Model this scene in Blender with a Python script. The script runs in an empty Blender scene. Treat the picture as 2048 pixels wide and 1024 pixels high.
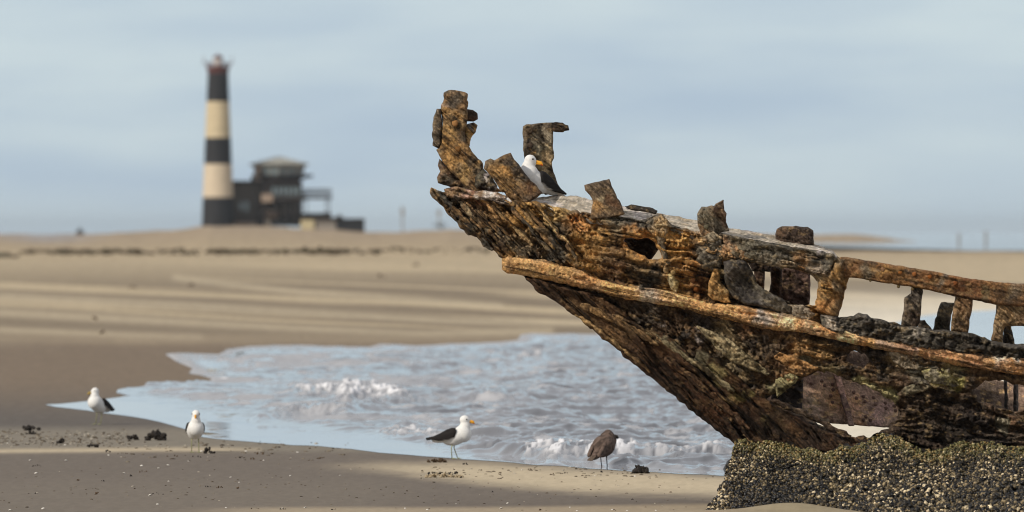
import bpy, bmesh, math, random
import numpy as np
from mathutils import Vector, Matrix
random.seed(7)
R = math.radians
SC = bpy.context.scene
COLL = SC.collection

# ------------------------------------------------------------ camera
F = 17600.0          # focal length in pixels of the 2048 wide photograph
H = 2.45             # eye height above the sand
HOR = 462.0          # horizon row
cam_d = bpy.data.cameras.new("camera")
cam = bpy.data.objects.new("camera", cam_d)
COLL.objects.link(cam)
cam.location = (0, 0, H)
cam.rotation_euler = (R(90) - math.atan((512 - HOR) / F), 0, 0)
cam_d.sensor_width = 36
cam_d.lens = F / 2048 * 36
cam_d.clip_start = 1
cam_d.clip_end = 60000
cam_d.dof.use_dof = True
cam_d.dof.focus_distance = 78.9
cam_d.dof.aperture_fstop = 4.1
SC.camera = cam

# ------------------------------------------------------------ light
SUN = Vector((-0.74, -0.62, 0.62)).normalized()
w = bpy.data.worlds.new("World"); SC.world = w; w.use_nodes = True
nt = w.node_tree; nt.nodes.clear()
out = nt.nodes.new("ShaderNodeOutputWorld"); bg = nt.nodes.new("ShaderNodeBackground")
sky = nt.nodes.new("ShaderNodeTexSky"); sky.sky_type = 'NISHITA'; sky.sun_disc = False
sky.sun_elevation = math.asin(SUN.z); sky.sun_rotation = math.atan2(SUN.x, SUN.y)
sky.dust_density = 1.0; sky.ozone_density = 1.5
bg.inputs["Strength"].default_value = 0.11
tc = nt.nodes.new("ShaderNodeTexCoord")
def wn(scale, rough, detail, sc, loc=(0, 0, 0)):
    mp = nt.nodes.new("ShaderNodeMapping"); mp.inputs["Scale"].default_value = sc; mp.inputs["Location"].default_value = loc
    nt.links.new(tc.outputs["Generated"], mp.inputs[0])
    n = nt.nodes.new("ShaderNodeTexNoise"); n.inputs["Scale"].default_value = scale
    n.inputs["Detail"].default_value = detail; n.inputs["Roughness"].default_value = rough
    nt.links.new(mp.outputs[0], n.inputs["Vector"]); return n
def ramp(n, a, b, tree=nt):
    m = tree.nodes.new("ShaderNodeMapRange"); m.inputs[1].default_value = a; m.inputs[2].default_value = b
    m.interpolation_type = 'SMOOTHSTEP'
    tree.links.new(n, m.inputs[0]); return m.outputs[0]
n1 = wn(1, .5, 4, (22, 22, 120), (3.1, 0, 8.4)); n2 = wn(1, .5, 3, (9, 9, 60), (7.7, 2, 1.3))
m1 = nt.nodes.new("ShaderNodeMix"); m1.data_type = 'RGBA'      # veil over the clear sky
m1.inputs[6].default_value = (4.05, 5.15, 6.35, 1); m1.inputs[7].default_value = (5.7, 6.7, 7.15, 1)
mf = nt.nodes.new("ShaderNodeMath"); mf.operation = 'ADD'
h1 = nt.nodes.new("ShaderNodeMath"); h1.operation = 'MULTIPLY'; h1.inputs[1].default_value = .45
h2 = nt.nodes.new("ShaderNodeMath"); h2.operation = 'MULTIPLY'; h2.inputs[1].default_value = .55
nt.links.new(ramp(n1.outputs[0], .35, .65), h1.inputs[0]); nt.links.new(ramp(n2.outputs[0], .38, .62), h2.inputs[0])
nt.links.new(h1.outputs[0], mf.inputs[0]); nt.links.new(h2.outputs[0], mf.inputs[1]); nt.links.new(mf.outputs[0], m1.inputs[0])
sx = nt.nodes.new("ShaderNodeSeparateXYZ"); nt.links.new(tc.outputs["Generated"], sx.inputs[0])
m3 = nt.nodes.new("ShaderNodeMix"); m3.data_type = 'RGBA'; m3.inputs[7].default_value = (4.9, 4.95, 5.15, 1)   # greyer high cloud
nt.links.new(ramp(sx.outputs[2], .05, .2), m3.inputs[0]); nt.links.new(m1.outputs[2], m3.inputs[6]); m1 = m3
m2 = nt.nodes.new("ShaderNodeMix"); m2.data_type = 'RGBA'; m2.inputs[0].default_value = .9
nt.links.new(sky.outputs[0], m2.inputs[6]); nt.links.new(m1.outputs[2], m2.inputs[7])
nt.links.new(m2.outputs[2], bg.inputs["Color"]); nt.links.new(bg.outputs[0], out.inputs["Surface"])
sd = bpy.data.lights.new("sun", 'SUN'); sd.energy = 3.1; sd.angle = R(0.8); sd.color = (1, .93, .82)
so = bpy.data.objects.new("sun", sd); COLL.objects.link(so)
so.rotation_euler = SUN.to_track_quat('Z', 'Y').to_euler(); so.location = (-40, -20, 60)
SC.view_settings.view_transform = 'Standard'; SC.view_settings.look = 'None'
SC.view_settings.exposure = 0.0; SC.view_settings.gamma = 1
SC.cycles.max_bounces = 6
SC.cycles.filter_width = 1.05

# ------------------------------------------------------------ numpy helpers
def _h(ix, iy, s):
    n = (ix.astype(np.int64) * 374761393 + iy.astype(np.int64) * 668265263 + s * 1442695041) & 0xffffffff
    n = ((n ^ (n >> 13)) * 1274126177) & 0xffffffff
    n = n ^ (n >> 16)
    return (n & 0xffffff) / float(0xffffff)
def noise(x, y, s=0):
    x = np.asarray(x, float); y = np.asarray(y, float)
    ix = np.floor(x); iy = np.floor(y); fx = x - ix; fy = y - iy
    fx = fx * fx * fx * (fx * (fx * 6 - 15) + 10); fy = fy * fy * fy * (fy * (fy * 6 - 15) + 10)
    a = _h(ix, iy, s); b = _h(ix + 1, iy, s); c = _h(ix, iy + 1, s); d = _h(ix + 1, iy + 1, s)
    return a + (b - a) * fx + (c - a) * fy + (a - b - c + d) * fx * fy
def fbm(x, y, s=0, o=4, g=.5):
    t = 0; amp = 1; tot = 0
    for k in range(o):
        t = t + amp * noise(x * 2**k + 17.3 * k, y * 2**k - 9.1 * k, s + k); tot += amp; amp *= g
    return t / tot
def ridged(x, y, s=0, o=4, g=.55):
    t = 0; amp = 1; tot = 0
    for k in range(o):
        t = t + amp * (1 - np.abs(2 * noise(x * 2**k + 5.3 * k, y * 2**k, s + k) - 1)); tot += amp; amp *= g
    return t / tot
def ss(a, b, x):
    t = np.clip((np.asarray(x, float) - a) / (b - a), 0, 1); return t * t * (3 - 2 * t)
def grain(x, y, ang, L, W, s, o=4, f=fbm):
    c, n = math.cos(R(ang)), math.sin(R(ang))
    wx = (fbm(x / 60, y / 60, s + 50, 3) - .5) * W * 2.2
    return f((x * c + y * n) / L, (-x * n + y * c + wx) / W, s, o)
def lin(c):
    c = np.asarray(c, float) / 255.0
    return np.where(c <= .04045, c / 12.92, ((c + .055) / 1.055) ** 2.4)
def hx(s):
    return (int(s[0:2], 16), int(s[2:4], 16), int(s[4:6], 16))
def P(px, py, Y):
    px = np.asarray(px, float); py = np.asarray(py, float); Y = np.asarray(Y, float) + 0 * px
    return np.stack([(px - 1024) / F * Y, Y, H - (py - HOR) / F * Y], -1)
def G(px, py):          # the ground point seen at a pixel
    Y = F * H / (np.asarray(py, float) - HOR)
    return P(px, py, Y)
def zc(z, pts):
    x0, y0, s = z; return [(x0 + a / s, y0 + b / s) for a, b in pts]
Z1 = (820, 150, 3.414); Z2 = (840, 340, 3.414); Z3 = (1240, 360, 3.414); Z4 = (1600, 420, 3.413)
Z5 = (1000, 500, 2.844); Z6 = (1400, 600, 2.415); Z8 = (1560, 700, 4.197); Z7 = (1400, 820, 3.16)
ZG = (1020, 230, 6.02); ZS = (1100, 560, 3.414)
def inside(px, py, poly):
    r = np.zeros(px.shape, bool); n = len(poly)
    for i in range(n):
        x1, y1 = poly[i]; x2, y2 = poly[(i + 1) % n]
        if y1 == y2: continue
        c = ((y1 > py) != (y2 > py)) & (px < (x2 - x1) * (py - y1) / (y2 - y1) + x1)
        r ^= c
    return r
def nearest(px, py, segs):
    best = np.full(px.shape, 1e18); bx = px.copy(); by = py.copy()
    for (x1, y1, x2, y2) in segs:
        dx, dy = x2 - x1, y2 - y1; L = dx * dx + dy * dy + 1e-9
        t = np.clip(((px - x1) * dx + (py - y1) * dy) / L, 0, 1)
        qx = x1 + t * dx; qy = y1 + t * dy; d = (px - qx) ** 2 + (py - qy) ** 2
        m = d < best
        best = np.where(m, d, best); bx = np.where(m, qx, bx); by = np.where(m, qy, by)
    return np.sqrt(best), bx, by
def segs_of(poly): return [(*poly[i], *poly[(i + 1) % len(poly)]) for i in range(len(poly))]
def rough(poly, amp, seed, step=6):
    o = []; n = len(poly)
    for i in range(n):
        x1, y1 = poly[i]; x2, y2 = poly[(i + 1) % n]; L = math.hypot(x2 - x1, y2 - y1); k = max(1, int(L / step))
        for j in range(k):
            t = j / k; o.append((x1 + (x2 - x1) * t, y1 + (y2 - y1) * t))
    a = np.array(o); dx = (fbm(a[:, 0] / 9, a[:, 1] / 9, seed, 3) - .5) * 2 * amp * 1.6
    dy = (fbm(a[:, 0] / 9, a[:, 1] / 9, seed + 31, 3) - .5) * 2 * amp * 1.6
    return [(x + u, y + v) for (x, y), u, v in zip(o, dx, dy)]
def pdist(px, py, line):
    return nearest(px, py, [(*line[i], *line[i + 1]) for i in range(len(line) - 1)])[0]
def interp(px, line):
    a = np.array(line); return np.interp(px, a[:, 0], a[:, 1])

# ------------------------------------------------------------ object helpers
def tag(o, label=None, cat=None, group=None, kind=None):
    if label: o['label'] = label
    if cat: o['category'] = cat
    if group: o['group'] = group
    if kind: o['kind'] = kind
    return o
def empty(name, loc, label, cat, group=None, rz=0):
    o = bpy.data.objects.new(name, None); COLL.objects.link(o); o.location = loc; o.rotation_euler = (0, 0, rz)
    o.empty_display_size = .2
    return tag(o, label, cat, group)
def mk(name, V, Fc, mat, parent=None, origin=(0, 0, 0), cols=None, smooth=True, loc=None):
    """V (n,3), Fc (m,3|4) or list of index lists; vertices given in the frame whose origin is `origin`"""
    V = np.asarray(V, float) - np.asarray(origin, float)
    me = bpy.data.meshes.new(name)
    if isinstance(Fc, np.ndarray):
        k = Fc.shape[1]; m = len(Fc)
        me.vertices.add(len(V)); me.vertices.foreach_set("co", V.ravel())
        me.loops.add(m * k); me.loops.foreach_set("vertex_index", Fc.astype(np.int32).ravel())
        me.polygons.add(m); me.polygons.foreach_set("loop_start", np.arange(0, m * k, k, dtype=np.int32))
        me.polygons.foreach_set("loop_total", np.full(m, k, np.int32))
        me.update(calc_edges=True)
    else:
        me.from_pydata([tuple(v) for v in V], [], Fc)
    if cols is not None:
        at = me.color_attributes.new("Col", 'FLOAT_COLOR', 'POINT')
        c = np.ones((len(V), 4)); c[:, :3] = cols; at.data.foreach_set("color", c.ravel())
    if smooth: me.polygons.foreach_set("use_smooth", np.ones(len(me.polygons), bool))
    me.materials.append(mat)
    o = bpy.data.objects.new(name, me); COLL.objects.link(o)
    if parent: o.parent = parent
    o.location = loc if loc is not None else ((0, 0, 0) if parent else origin)
    return o
class MB:
    def __init__(s): s.v = []; s.f = []
    def add(s, V, Fs):
        b = len(s.v); s.v += [tuple(v) for v in V]; s.f += [[i + b for i in f] for f in Fs]; return s
    def box(s, x0, x1, y0, y1, z0, z1):
        return s.add([(x0, y0, z0), (x1, y0, z0), (x1, y1, z0), (x0, y1, z0), (x0, y0, z1), (x1, y0, z1), (x1, y1, z1), (x0, y1, z1)],
                     [[0, 3, 2, 1], [4, 5, 6, 7], [0, 1, 5, 4], [1, 2, 6, 5], [2, 3, 7, 6], [3, 0, 4, 7]])
    def lathe(s, prof, n=32, cx=0, cy=0):
        V = []; Fs = []
        for r, z in prof:
            for k in range(n):
                a = 2 * math.pi * k / n; V.append((cx + r * math.cos(a), cy + r * math.sin(a), z))
        for i in range(len(prof) - 1):
            for k in range(n):
                Fs.append([i * n + k, i * n + (k + 1) % n, (i + 1) * n + (k + 1) % n, (i + 1) * n + k])
        Fs.append(list(range(n))[::-1]); Fs.append([(len(prof) - 1) * n + k for k in range(n)])
        return s.add(V, Fs)
    def tube(s, pts, rad, n=8):
        V = []; Fs = []; pts = [Vector(p) for p in pts]
        if not hasattr(rad, '__len__'): rad = [rad] * len(pts)
        for i, p in enumerate(pts):
            d = (pts[min(i + 1, len(pts) - 1)] - pts[max(i - 1, 0)]).normalized()
            u = d.orthogonal().normalized() if abs(d.z) > .9 else d.cross(Vector((0, 0, 1))).normalized()
            v = d.cross(u)
            for k in range(n):
                a = 2 * math.pi * k / n; V.append(p + (u * math.cos(a) + v * math.sin(a)) * rad[i])
        for i in range(len(pts) - 1):
            for k in range(n): Fs.append([i * n + k, i * n + (k + 1) % n, (i + 1) * n + (k + 1) % n, (i + 1) * n + k])
        Fs.append(list(range(n))[::-1]); Fs.append([(len(pts) - 1) * n + k for k in range(n)])
        return s.add(V, Fs)
    def build(s, name, mat, parent=None, origin=(0, 0, 0), smooth=False, cols=None, loc=None):
        o = mk(name, s.v, s.f, mat, parent, origin, cols, smooth, loc)
        bm = bmesh.new(); bm.from_mesh(o.data); bmesh.ops.recalc_face_normals(bm, faces=bm.faces); bm.to_mesh(o.data); bm.free()
        return o

# ------------------------------------------------------------ materials
def mat(name, color=None, rough_=.85, var=.25, scale=30, bump=0.0, bscale=60, spec=.3, attr=False, detail=5, metal=0, bdist=.01, hue=None, rgh=.65):
    m = bpy.data.materials.new(name); m.use_nodes = True; t = m.node_tree; b = t.nodes["Principled BSDF"]
    b.inputs["Roughness"].default_value = rough_; b.inputs["Specular IOR Level"].default_value = spec; b.inputs["Metallic"].default_value = metal
    g = t.nodes.new("ShaderNodeNewGeometry")
    n = t.nodes.new("ShaderNodeTexNoise"); n.inputs["Scale"].default_value = scale; n.inputs["Detail"].default_value = detail; n.inputs["Roughness"].default_value = rgh
    t.links.new(g.outputs["Position"], n.inputs["Vector"])
    mr = t.nodes.new("ShaderNodeMapRange"); mr.inputs[1].default_value = .3; mr.inputs[2].default_value = .7; mr.inputs[3].default_value = 1 - var; mr.inputs[4].default_value = 1 + var
    t.links.new(n.outputs[0], mr.inputs[0])
    mx = t.nodes.new("ShaderNodeVectorMath"); mx.operation = 'SCALE'
    if attr:
        a = t.nodes.new("ShaderNodeAttribute"); a.attribute_name = "Col"; src = a.outputs["Color"]
    else:
        a = t.nodes.new("ShaderNodeRGB"); a.outputs[0].default_value = (*lin(color), 1); src = a.outputs[0]
    if hue:          # a second colour in patches
        n3 = t.nodes.new("ShaderNodeTexNoise"); n3.inputs["Scale"].default_value = hue[1]; n3.inputs["Detail"].default_value = 4
        t.links.new(g.outputs["Position"], n3.inputs["Vector"])
        mm = t.nodes.new("ShaderNodeMix"); mm.data_type = 'RGBA'; mm.inputs[7].default_value = (*lin(hue[0]), 1)
        t.links.new(src, mm.inputs[6]); t.links.new(ramp(n3.outputs[0], hue[2], hue[2] + .12, t), mm.inputs[0]); src = mm.outputs[2]
    t.links.new(src, mx.inputs[0]); t.links.new(mr.outputs[0], mx.inputs["Scale"]); t.links.new(mx.outputs[0], b.inputs["Base Color"])
    if bump:
        n2 = t.nodes.new("ShaderNodeTexNoise"); n2.inputs["Scale"].default_value = bscale; n2.inputs["Detail"].default_value = 6; n2.inputs["Roughness"].default_value = .7
        t.links.new(g.outputs["Position"], n2.inputs["Vector"])
        bp = t.nodes.new("ShaderNodeBump"); bp.inputs["Strength"].default_value = bump; bp.inputs["Distance"].default_value = bdist
        t.links.new(n2.outputs[0], bp.inputs["Height"]); t.links.new(bp.outputs[0], b.inputs["Normal"])
    return m
M_RUST = mat("rusted_iron_and_old_timber", rough_=.9, var=.5, scale=22, bump=1.0, bscale=60, attr=True, spec=.15, bdist=.03, rgh=.85, detail=8)
M_SAND = mat("sand", rough_=.95, var=.07, scale=9, bump=.25, bscale=18, attr=True, spec=.1, bdist=.01)
M_MUSSEL = mat("mussel_shells", rough_=.42, var=.25, scale=90, attr=True, spec=.45)
M_BIRD = mat("feathers", rough_=.8, var=.05, scale=40, bump=.2, bscale=120, attr=True, spec=.15, bdist=.003)
M_BLACKF = mat("black_feathers", (34, 31, 30), .7, .3, 60, .3, 90, .25, bdist=.004)
M_BROWNF = mat("brown_feathers", (92, 78, 66), .8, .35, 45, .3, 90, .2, bdist=.004)
M_BILL = mat("yellow_bill", attr=True, rough_=.45, var=.05, scale=80)
M_LEG = mat("olive_legs", (150, 150, 110), .6, .1, 80)
M_EYE = mat("eye", (14, 12, 10), .15, .02, 50)
M_WEED = mat("seaweed", (38, 32, 27), .7, .5, 60, .6, 80, .3)
M_TUFT = mat("brown_weed", (84, 68, 52), .8, .5, 60, .6, 80, .2)
M_SHELL = mat("white_shell", (206, 200, 190), .6, .12, 60)
M_BLACKP = mat("black_paint", (36, 35, 37), .7, .12, .6)
M_CREAM = mat("cream_paint", (200, 184, 160), .8, .08, .8)
M_CREAM2 = mat("weathered_cream_paint", (196, 180, 148), .8, .12, .5)
M_RED = mat("red_paint", (92, 54, 50), .7, .1, 1)
M_WHITE = mat("white_paint", (205, 200, 195), .7, .06, 1)
M_DWOOD = mat("dark_timber", (52, 45, 42), .85, .2, 1)
M_MWOOD = mat("grey_timber", (80, 74, 68), .85, .2, 1)
M_TAN = mat("tan_board", (150, 132, 116), .85, .12, 1)
M_ROOF = mat("roof_sheet", (158, 156, 146), .6, .08, .6)
M_GLASS = mat("window_glass", (112, 126, 130), .15, .1, .8, spec=.7)
M_YEL = mat("pale_yellow_plaster", (190, 176, 140), .8, .05, .8)
M_GREYW = mat("grey_plaster", (142, 134, 124), .85, .1, .8)
M_BUSH = mat("dark_scrub", (62, 58, 50), .9, .4, 2)

# ------------------------------------------------------------ ground
WATER = [(330, 708), (365, 706), (438, 708), (455, 699), (500, 692), (600, 690), (700, 694), (740, 693), (760, 687), (830, 690),
         (900, 688), (1000, 684), (1035, 680), (1041, 670), (1062, 667), (1190, 668), (1400, 668), (1600, 664), (1750, 655), (1850, 632), (1950, 621),
         (2100, 617), (2700, 600), (2700, 680), (2100, 692), (1900, 705), (1760, 718), (1640, 760), (1580, 830), (1540, 930), (1500, 952),
         (1440, 951), (1300, 945), (1180, 937), (1050, 928), (900, 917), (760, 905), (640, 893), (500, 884), (430, 878), (372, 867), (420, 871),
         (440, 868), (380, 862), (350, 852), (290, 838), (175, 822), (110, 814), (90, 809), (150, 806), (215, 797), (262, 794), (232, 787), (236, 780),
         (330, 770), (400, 765), (432, 762), (404, 752), (378, 746), (384, 737), (352, 722)]
WATER_R = [(x * 1.0, y + (noise(x / 23., y / 3., 5) - .5) * 2.5) for x, y in WATER]
def terrain(X, Y):
    px = 1024 + X / Y * F; py = HOR + H / Y * F
    crest = np.interp(px, [-800, -200, 0, 150, 340, 420, 520, 650, 720, 760, 830, 900, 1000, 1150, 1400, 1500],
                      [1.3, 1.75, 1.83, 1.75, 2.55, 3.45, 3.3, 2.7, 2.25, 2.15, 2.45, 2.75, 2.3, 1.2, -.2, -.5])
    crest = crest + (fbm(px / 40, Y / 300, 3, 3) - .5) * .5
    z = 0.05 * (fbm(X / 3., Y / 9., 11, 3) - .5) * ss(60, 64, Y) * (1 - ss(84, 92, Y))
    far = ss(700, 1720, Y) * (1 - .999 * ss(1900, 2300, Y))
    z = z + crest * far
    # the flats on the right end in water at 1230 m, a bar stands beyond it
    right = ss(1380, 1500, px)
    z = z - .5 * right * ss(1180, 1260, Y) * (1 - 0)
    bar = right * (1 - ss(1690, 1900, px)) * ss(1960, 2040, Y) * (1 - ss(2200, 2300, Y))
    z = z + bar * 2.4
    z = z - 1.2 * ss(2300, 3000, Y)
    # low relief of the far beach
    z = z + .10 * (fbm((py - .05 * px) / 11., px / 900., 21, 2) - .5) * ss(495, 560, py) * (1 - ss(640, 672, py))
    # scour lip of sand in front of the wreck
    z = z + .08 * np.exp(-((px - 1585) / 95.) ** 2) * np.exp(-((Y - 76.75) / .35) ** 2)
    z = z + .04 * np.exp(-((px - 1430) / 200.) ** 2) * (1 - ss(75.5, 77.3, Y))
    wm = ss(1500, 1560, px) * 0
    return z + wm
rows = np.concatenate([[-30, -5, 20, 40, 55, 65, 70, 73, 75], F * H / (np.arange(1035, 478, -1.25) - HOR),
                       np.linspace(2700, 6000, 8), [9000, 15000, 30000, 50000]])
rows = np.unique(rows)
cols_px = np.unique(np.concatenate([np.linspace(-60000, -1500, 14), np.linspace(-1500, -100, 20), np.arange(-100, 2150, 5.0), np.linspace(2150, 3600, 20), np.linspace(3600, 60000, 14)]))
PX, YY = np.meshgrid(cols_px, rows)
Yc = np.maximum(YY, 75.)
XX = (PX - 1024) / F * Yc
XXn = np.where(YY < 75, (PX - 1024) / F * 75, XX)
ZZ = np.where(YY >= 75, terrain(XX, Yc), 0.0)
pxv = PX.ravel(); pyv = (HOR + H / Yc * F).ravel()
def mixc(c, col, t): t = np.asarray(t)[:, None]; return c * (1 - t) + lin(col) * t
def sand_colour(px, py):
    n = len(px); c = np.tile(lin((172, 154, 126)), (n, 1))
    s = py - .045 * px
    st = fbm(s / 13., px / 1100., 41, 3)  # slanted pale and dark bands in the far sand colour
    c = mixc(c, (190, 174, 146), ss(500, 530, py) * (1 - ss(680, 700, py)) * .55)
    c = mixc(c, (112, 100, 86), ss(.45, .58, st) * ss(500, 590, py) * .75 * (1 - ss(660, 690, py)))
    for line, wd in (([(0, 592), (400, 612), (900, 640), (1200, 645)], 8), ([(0, 624), (300, 640), (560, 655), (850, 668), (1100, 662)], 8),
                     ([(0, 660), (200, 668), (400, 675)], 7), ([(0, 690), (120, 700)], 7), ([(350, 555), (600, 585), (1000, 612)], 6)):
        d = pdist(px, py, line); c = mixc(c, (200, 184, 156), np.exp(-(d / wd) ** 2) * .5)
    # upper beach: darker flat with pebbles, cool patch on the left
    c = mixc(c, (150, 132, 114), ss(478, 470, py) * 0 + np.exp(-((py - 488) / 14.) ** 2) * .6)
    c = mixc(c, (150, 148, 150), np.exp(-((py - 492) / 5.) ** 2 - ((px - 90) / 90.) ** 2) * .8)
    # wet apron above the pool
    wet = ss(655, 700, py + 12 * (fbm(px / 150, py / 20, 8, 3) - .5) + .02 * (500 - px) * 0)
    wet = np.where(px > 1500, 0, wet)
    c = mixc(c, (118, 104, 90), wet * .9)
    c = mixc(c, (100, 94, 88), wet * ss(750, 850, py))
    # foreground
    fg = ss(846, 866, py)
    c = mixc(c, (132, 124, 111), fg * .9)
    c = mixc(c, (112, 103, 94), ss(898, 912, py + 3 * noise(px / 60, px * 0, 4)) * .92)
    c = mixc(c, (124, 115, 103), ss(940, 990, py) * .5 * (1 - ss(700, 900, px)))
    d = pdist(px, py, [(-100, 903), (120, 901), (300, 899), (520, 899)])
    c = mixc(c, (186, 170, 144), np.exp(-(d / 4.5) ** 2) * (1 - ss(380, 620, px)) * .95)
    pale_poly = [(560, 932), (700, 925), (840, 925), (980, 926), (1180, 940), (1560, 960), (1560, 1003), (1400, 992), (1150, 985), (960, 970), (840, 955), (700, 940)]  # outline of the soft-edged paler patch in the foreground sand
    dd = nearest(px, py * 3, [(a, b * 3, cc, e * 3) for a, b, cc, e in segs_of(pale_poly)])[0]
    ins = inside(px, py, pale_poly)
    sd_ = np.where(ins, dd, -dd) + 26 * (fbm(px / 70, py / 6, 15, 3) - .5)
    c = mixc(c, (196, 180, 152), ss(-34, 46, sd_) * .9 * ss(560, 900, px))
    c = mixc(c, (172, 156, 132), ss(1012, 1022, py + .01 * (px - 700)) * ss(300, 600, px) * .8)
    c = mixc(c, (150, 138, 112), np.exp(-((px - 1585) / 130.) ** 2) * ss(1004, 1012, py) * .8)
    # paler sand behind and inside the wreck
    c = mixc(c, (226, 216, 196), ss(1520, 1560, px) * ss(560, 640, py) * (1 - ss(930, 960, py)) * .9)
    v = .90 + .2 * fbm(px / 9, py / 2.5, 61, 3)
    return c * v[:, None]
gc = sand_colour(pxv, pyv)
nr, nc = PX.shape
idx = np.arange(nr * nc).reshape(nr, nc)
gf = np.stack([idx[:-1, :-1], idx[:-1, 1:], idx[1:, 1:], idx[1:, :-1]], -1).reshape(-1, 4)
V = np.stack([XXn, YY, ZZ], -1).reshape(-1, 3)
tag(mk("ground", V, gf, M_SAND, cols=gc), "wide flat sandy beach with dark and pale bands running to low dunes", kind='structure')

def gz(px, py):
    p = G(px, py); return float(terrain(np.array([p[0]]), np.array([p[1]]))[0])

# ------------------------------------------------------------ water
def water_mat():
    m = bpy.data.materials.new("sea_water"); m.use_nodes = True; t = m.node_tree; b = t.nodes["Principled BSDF"]
    a = t.nodes.new("ShaderNodeAttribute"); a.attribute_name = "Col"
    t.links.new(a.outputs["Color"], b.inputs["Base Color"])
    b.inputs["IOR"].default_value = 1.4
    sp = t.nodes.new("ShaderNodeSeparateColor"); t.links.new(a.outputs["Color"], sp.inputs[0])
    mr = t.nodes.new("ShaderNodeMapRange"); mr.inputs[1].default_value = .22; mr.inputs[2].default_value = .6; mr.inputs[3].default_value = .045; mr.inputs[4].default_value = .85
    t.links.new(sp.outputs[0], mr.inputs[0]); t.links.new(mr.outputs[0], b.inputs["Roughness"])
    m3 = t.nodes.new("ShaderNodeMapRange"); m3.inputs[1].default_value = .22; m3.inputs[2].default_value = .6; m3.inputs[3].default_value = .5; m3.inputs[4].default_value = .1
    t.links.new(sp.outputs[0], m3.inputs[0]); t.links.new(m3.outputs[0], b.inputs["Specular IOR Level"])
    return m
M_WATER = water_mat()
wy = np.concatenate([np.arange(598, 664, 2.0), np.arange(664, 956, .55)]); wx = np.arange(80, 2704, 3.0)
WX, WY = np.meshgrid(wx, wy)
cen_x = (WX[:-1, :-1] + WX[1:, 1:]) / 2; cen_y = (WY[:-1, :-1] + WY[1:, 1:]) / 2
wseg = segs_of(rough(WATER_R, 1.5, 77, 25))
wpoly = [(a, b) for a, b, _, _ in wseg]
keep = inside(cen_x, cen_y, wpoly)
p0 = G(WX, WY); wX = p0[..., 0]; wY = p0[..., 1]
dshore = nearest(WX, WY * 5, [(a, b * 5, c, d * 5) for a, b, c, d in wseg])[0] / 5      # rows from the waterline
near_line = [(90, 812), (290, 838), (430, 872), (640, 893), (900, 917), (1180, 937), (1440, 951)]
dn = interp(WX, near_line) - WY                                     # rows above the near waterline
ew = np.interp(WX, [90, 500, 760, 900, 1100, 1300, 1500], [60, 60, 40, 20, 8, 6, 6])
calm = (1 - ss(ew * .45, ew * 1.15, dn + 14 * (fbm(WX / 90, WY / 10, 9, 3) - .5)))
calm = np.maximum(calm, (1 - ss(5, 17, dshore)) * ss(-1, 1, 760 - WY))
calm = np.maximum(calm, ss(1500, 1600, WX) * (WY < 760) * .8)
calm = np.clip(calm, 0, 1)
wv = (ridged(wX * .95 + .2 * wY, wY * .8, 31, 4) - .55) * .10
wv = wv + (fbm(wX * .7, wY * .22, 37, 3) - .5) * .14
chop = ss(500, 1100, WX)
wv = wv * 1.25 + (ridged(wX * 2.6, wY * 2.2, 33, 3) - .55) * .05
wz = (.03 + np.maximum(wv * (.75 + .75 * chop), -.025)) * (1 - calm) + .006 + .004 * (fbm(wX * 3, wY * .8, 5, 3) - .4) * calm
wz = np.maximum(wz, .006)
foam = np.zeros_like(wz)
def breaker(line, wid, amp, fo, seed):
    global wz, foam
    d = pdist(WX, WY * 2.2, [(a, b * 2.2) for a, b in line]); n = fbm(WX / 11, WY / 2.6, seed, 4, .65)
    e = np.exp(-(d / wid) ** 2)
    wz = wz + amp * e * (.4 + 1.2 * n); foam = np.maximum(foam, fo * e * ss(.38, .62, n))
breaker([(600, 792), (640, 797), (690, 795)], 22, .11, 1.0, 1)
breaker([(695, 806), (730, 798), (770, 800), (800, 806)], 24, .16, 1.2, 2)
breaker([(520, 842), (600, 832), (690, 836), (760, 818), (840, 812)], 12, .10, .3, 3)
breaker([(770, 872), (830, 868), (880, 880)], 14, .05, .8, 4)
breaker([(1050, 914), (1100, 912)], 12, .04, .9, 5)
breaker([(1105, 922), (1150, 912), (1200, 918), (1260, 912)], 20, .065, 1.0, 6)
breaker([(1300, 915), (1380, 920), (1440, 915)], 14, .05, .7, 7)
breaker([(950, 803), (1000, 802)], 12, .10, .1, 8)
breaker([(370, 712), (385, 742), (440, 752)], 12, .01, 1.0, 9)
breaker([(350, 714), (450, 724), (560, 738)], 16, .02, .55, 10)
breaker([(460, 702), (620, 697), (760, 697)], 10, .01, .5, 11)
breaker([(1052, 722), (1080, 720)], 8, .05, 1, 12)
foam = np.maximum(foam, .5 * ss(.56, .72, fbm(wX * 2.6, wY * .8, 91, 4, .6)) * (1 - calm))
foam = np.maximum(foam, .95 * (1 - ss(2.0, 8.0, dshore + 2 * (fbm(WX / 40, WY / 5, 13, 3) - .5))) * (.5 + .5 * ss(.35, .6, fbm(WX / 22, WY / 4, 12, 3))) * (WY < 765) * (WX < 1500))
milky = ss(.40, .62, fbm(WX / 120, WY / 9, 14, 4, .6)) * (1 - ss(700, 1250, WX + .9 * (WY - 760)))
foam = np.maximum(foam, .42 * milky * (1 - calm))
foam = np.clip(foam, 0, 1)
wc = lin((78, 78, 82)) * (1 - foam[..., None]) + lin((235, 234, 236)) * foam[..., None]
cw = calm[..., None] * .7; wc = wc * (1 - cw) + lin((140, 138, 138)) * cw * 1.0
wV = np.stack([wX, wY, wz], -1).reshape(-1, 3)
nr, nc = WX.shape; idx = np.arange(nr * nc).reshape(nr, nc)
wf = np.stack([idx[1:, :-1], idx[1:, 1:], idx[:-1, 1:], idx[:-1, :-1]], -1)[keep]
used = np.unique(wf); remap = np.full(nr * nc, -1); remap[used] = np.arange(len(used))
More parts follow.
